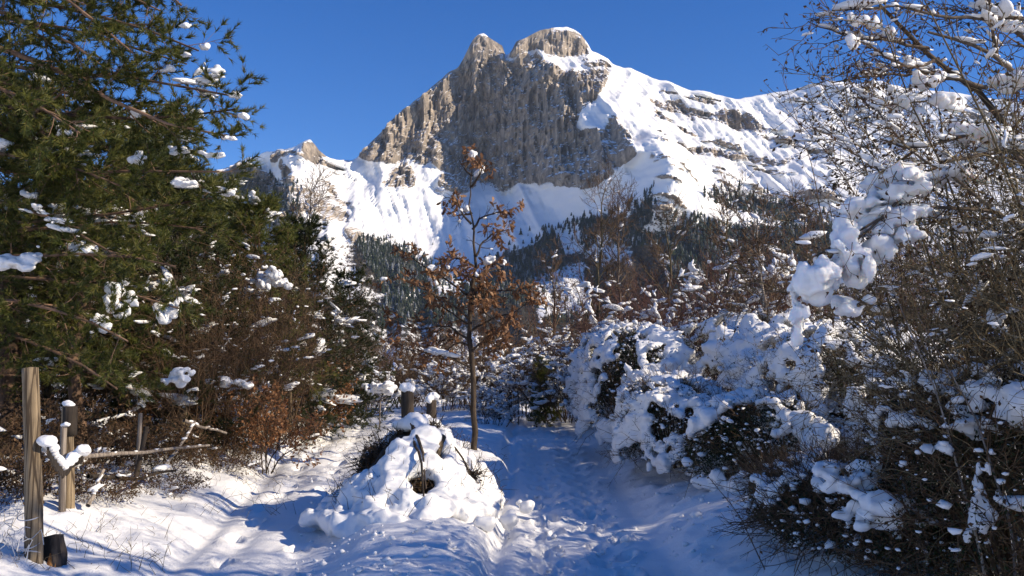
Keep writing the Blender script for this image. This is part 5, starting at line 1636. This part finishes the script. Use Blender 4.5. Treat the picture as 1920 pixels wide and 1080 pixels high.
# ------------------------------------------------------------------ fallen crumbs of snow
rng = np.random.default_rng(910)
u_, v_ = rng.uniform(560, 1330, 900), rng.uniform(800, 1080, 900)
Y_ = np.full(900, 9.0)
for _ in range(25):
    Y_ = 0.5 * Y_ + 0.5 * (CAM_H - ground_z((u_ - 960.0) / F * Y_, Y_)) * F / (v_ - 666.0)
x_ = (u_ - 960.0) / F * Y_
ix_ = np.clip(np.searchsorted(gx, x_), 0, nxg - 1); iy_ = np.clip(np.searchsorted(gy, Y_), 0, nyg - 1)
mb = MB()
blobs(mb, np.stack([x_, Y_, GZ[ix_, iy_] + 0.004], 1), (rng.uniform(0.006, 0.018, 900) * rng.lognormal(0, 0.45, 900))[:, None] * np.array([[1.2, 1.0, 0.8]]), rng, ICO0, 0.5)
tag(mb.build('snow_crumbs', M['snow'], None, True), "crumbs of snow fallen from the hedge onto the path", "snow", kind='stuff')

# ------------------------------------------------------------------ dry grass and twigs pricking through the snow
rng = np.random.default_rng(900)
mb = MB()
xs, ys = [], []
for (u0, u1, v0, v1, cnt) in [(0, 330, 950, 1060, 170), (330, 560, 850, 960, 160), (560, 700, 800, 850, 60), (880, 950, 830, 960, 60)]:
    u_, v_ = rng.uniform(u0, u1, cnt), rng.uniform(v0, v1, cnt)
    Y_ = np.full(cnt, 8.0)
    for _ in range(25):
        Y_ = 0.5 * Y_ + 0.5 * (CAM_H - ground_z((u_ - 960.0) / F * Y_, Y_)) * F / (v_ - 666.0)
    x_ = (u_ - 960.0) / F * Y_
    xs.append(np.stack([x_, Y_, ground_z(x_, Y_)], 1))
P0 = np.concatenate(xs)
d_ = norm(rng.normal(size=P0.shape) * np.array([0.7, 0.7, 0.2]) + np.array([0, 0, 0.7]))
L_ = rng.uniform(0.04, 0.17, (len(P0), 1))
P = np.stack([P0 - d_ * 0.05, P0 + d_ * L_ * 0.5, P0 + d_ * L_ + rng.normal(size=P0.shape) * 0.04], 1)
add_tubes(mb, P, np.tile([0.0026, 0.002, 0.001], (len(P0), 1)), 3, rng)
tag(mb.build('grass', M['twig_olive']), "dry grass stalks pricking through the snow along the paths", "grass", kind='stuff')
bpy.data.scenes.remove(tmp_scene)

# ------------------------------------------------------------------ the air between here and the mountain
bm_v = np.array([(x, y, z) for x in (-12000, 12000) for y in (-6000, 12000) for z in (-75, 1400)], float)
bm_f = np.array([(0, 1, 3, 2), (4, 6, 7, 5), (0, 4, 5, 1), (2, 3, 7, 6), (0, 2, 6, 4), (1, 5, 7, 3)])
mb = MB(); mb.add(bm_v, bm_f)
hm = bpy.data.materials.new('thin blue air')
hm.use_nodes = True
hn = hm.node_tree.nodes
hn.remove(hn["Principled BSDF"])
pv_ = hn.new("ShaderNodeVolumePrincipled")
pv_.inputs['Color'].default_value = (0.62, 0.77, 1.0, 1)
pv_.inputs['Density'].default_value = 0.000024
pv_.inputs['Anisotropy'].default_value = 0.0
hm.node_tree.links.new(pv_.outputs[0], hn["Material Output"].inputs['Volume'])
tag(mb.build('haze', hm), "thin bluish air in front of the mountain", "haze", kind='stuff')
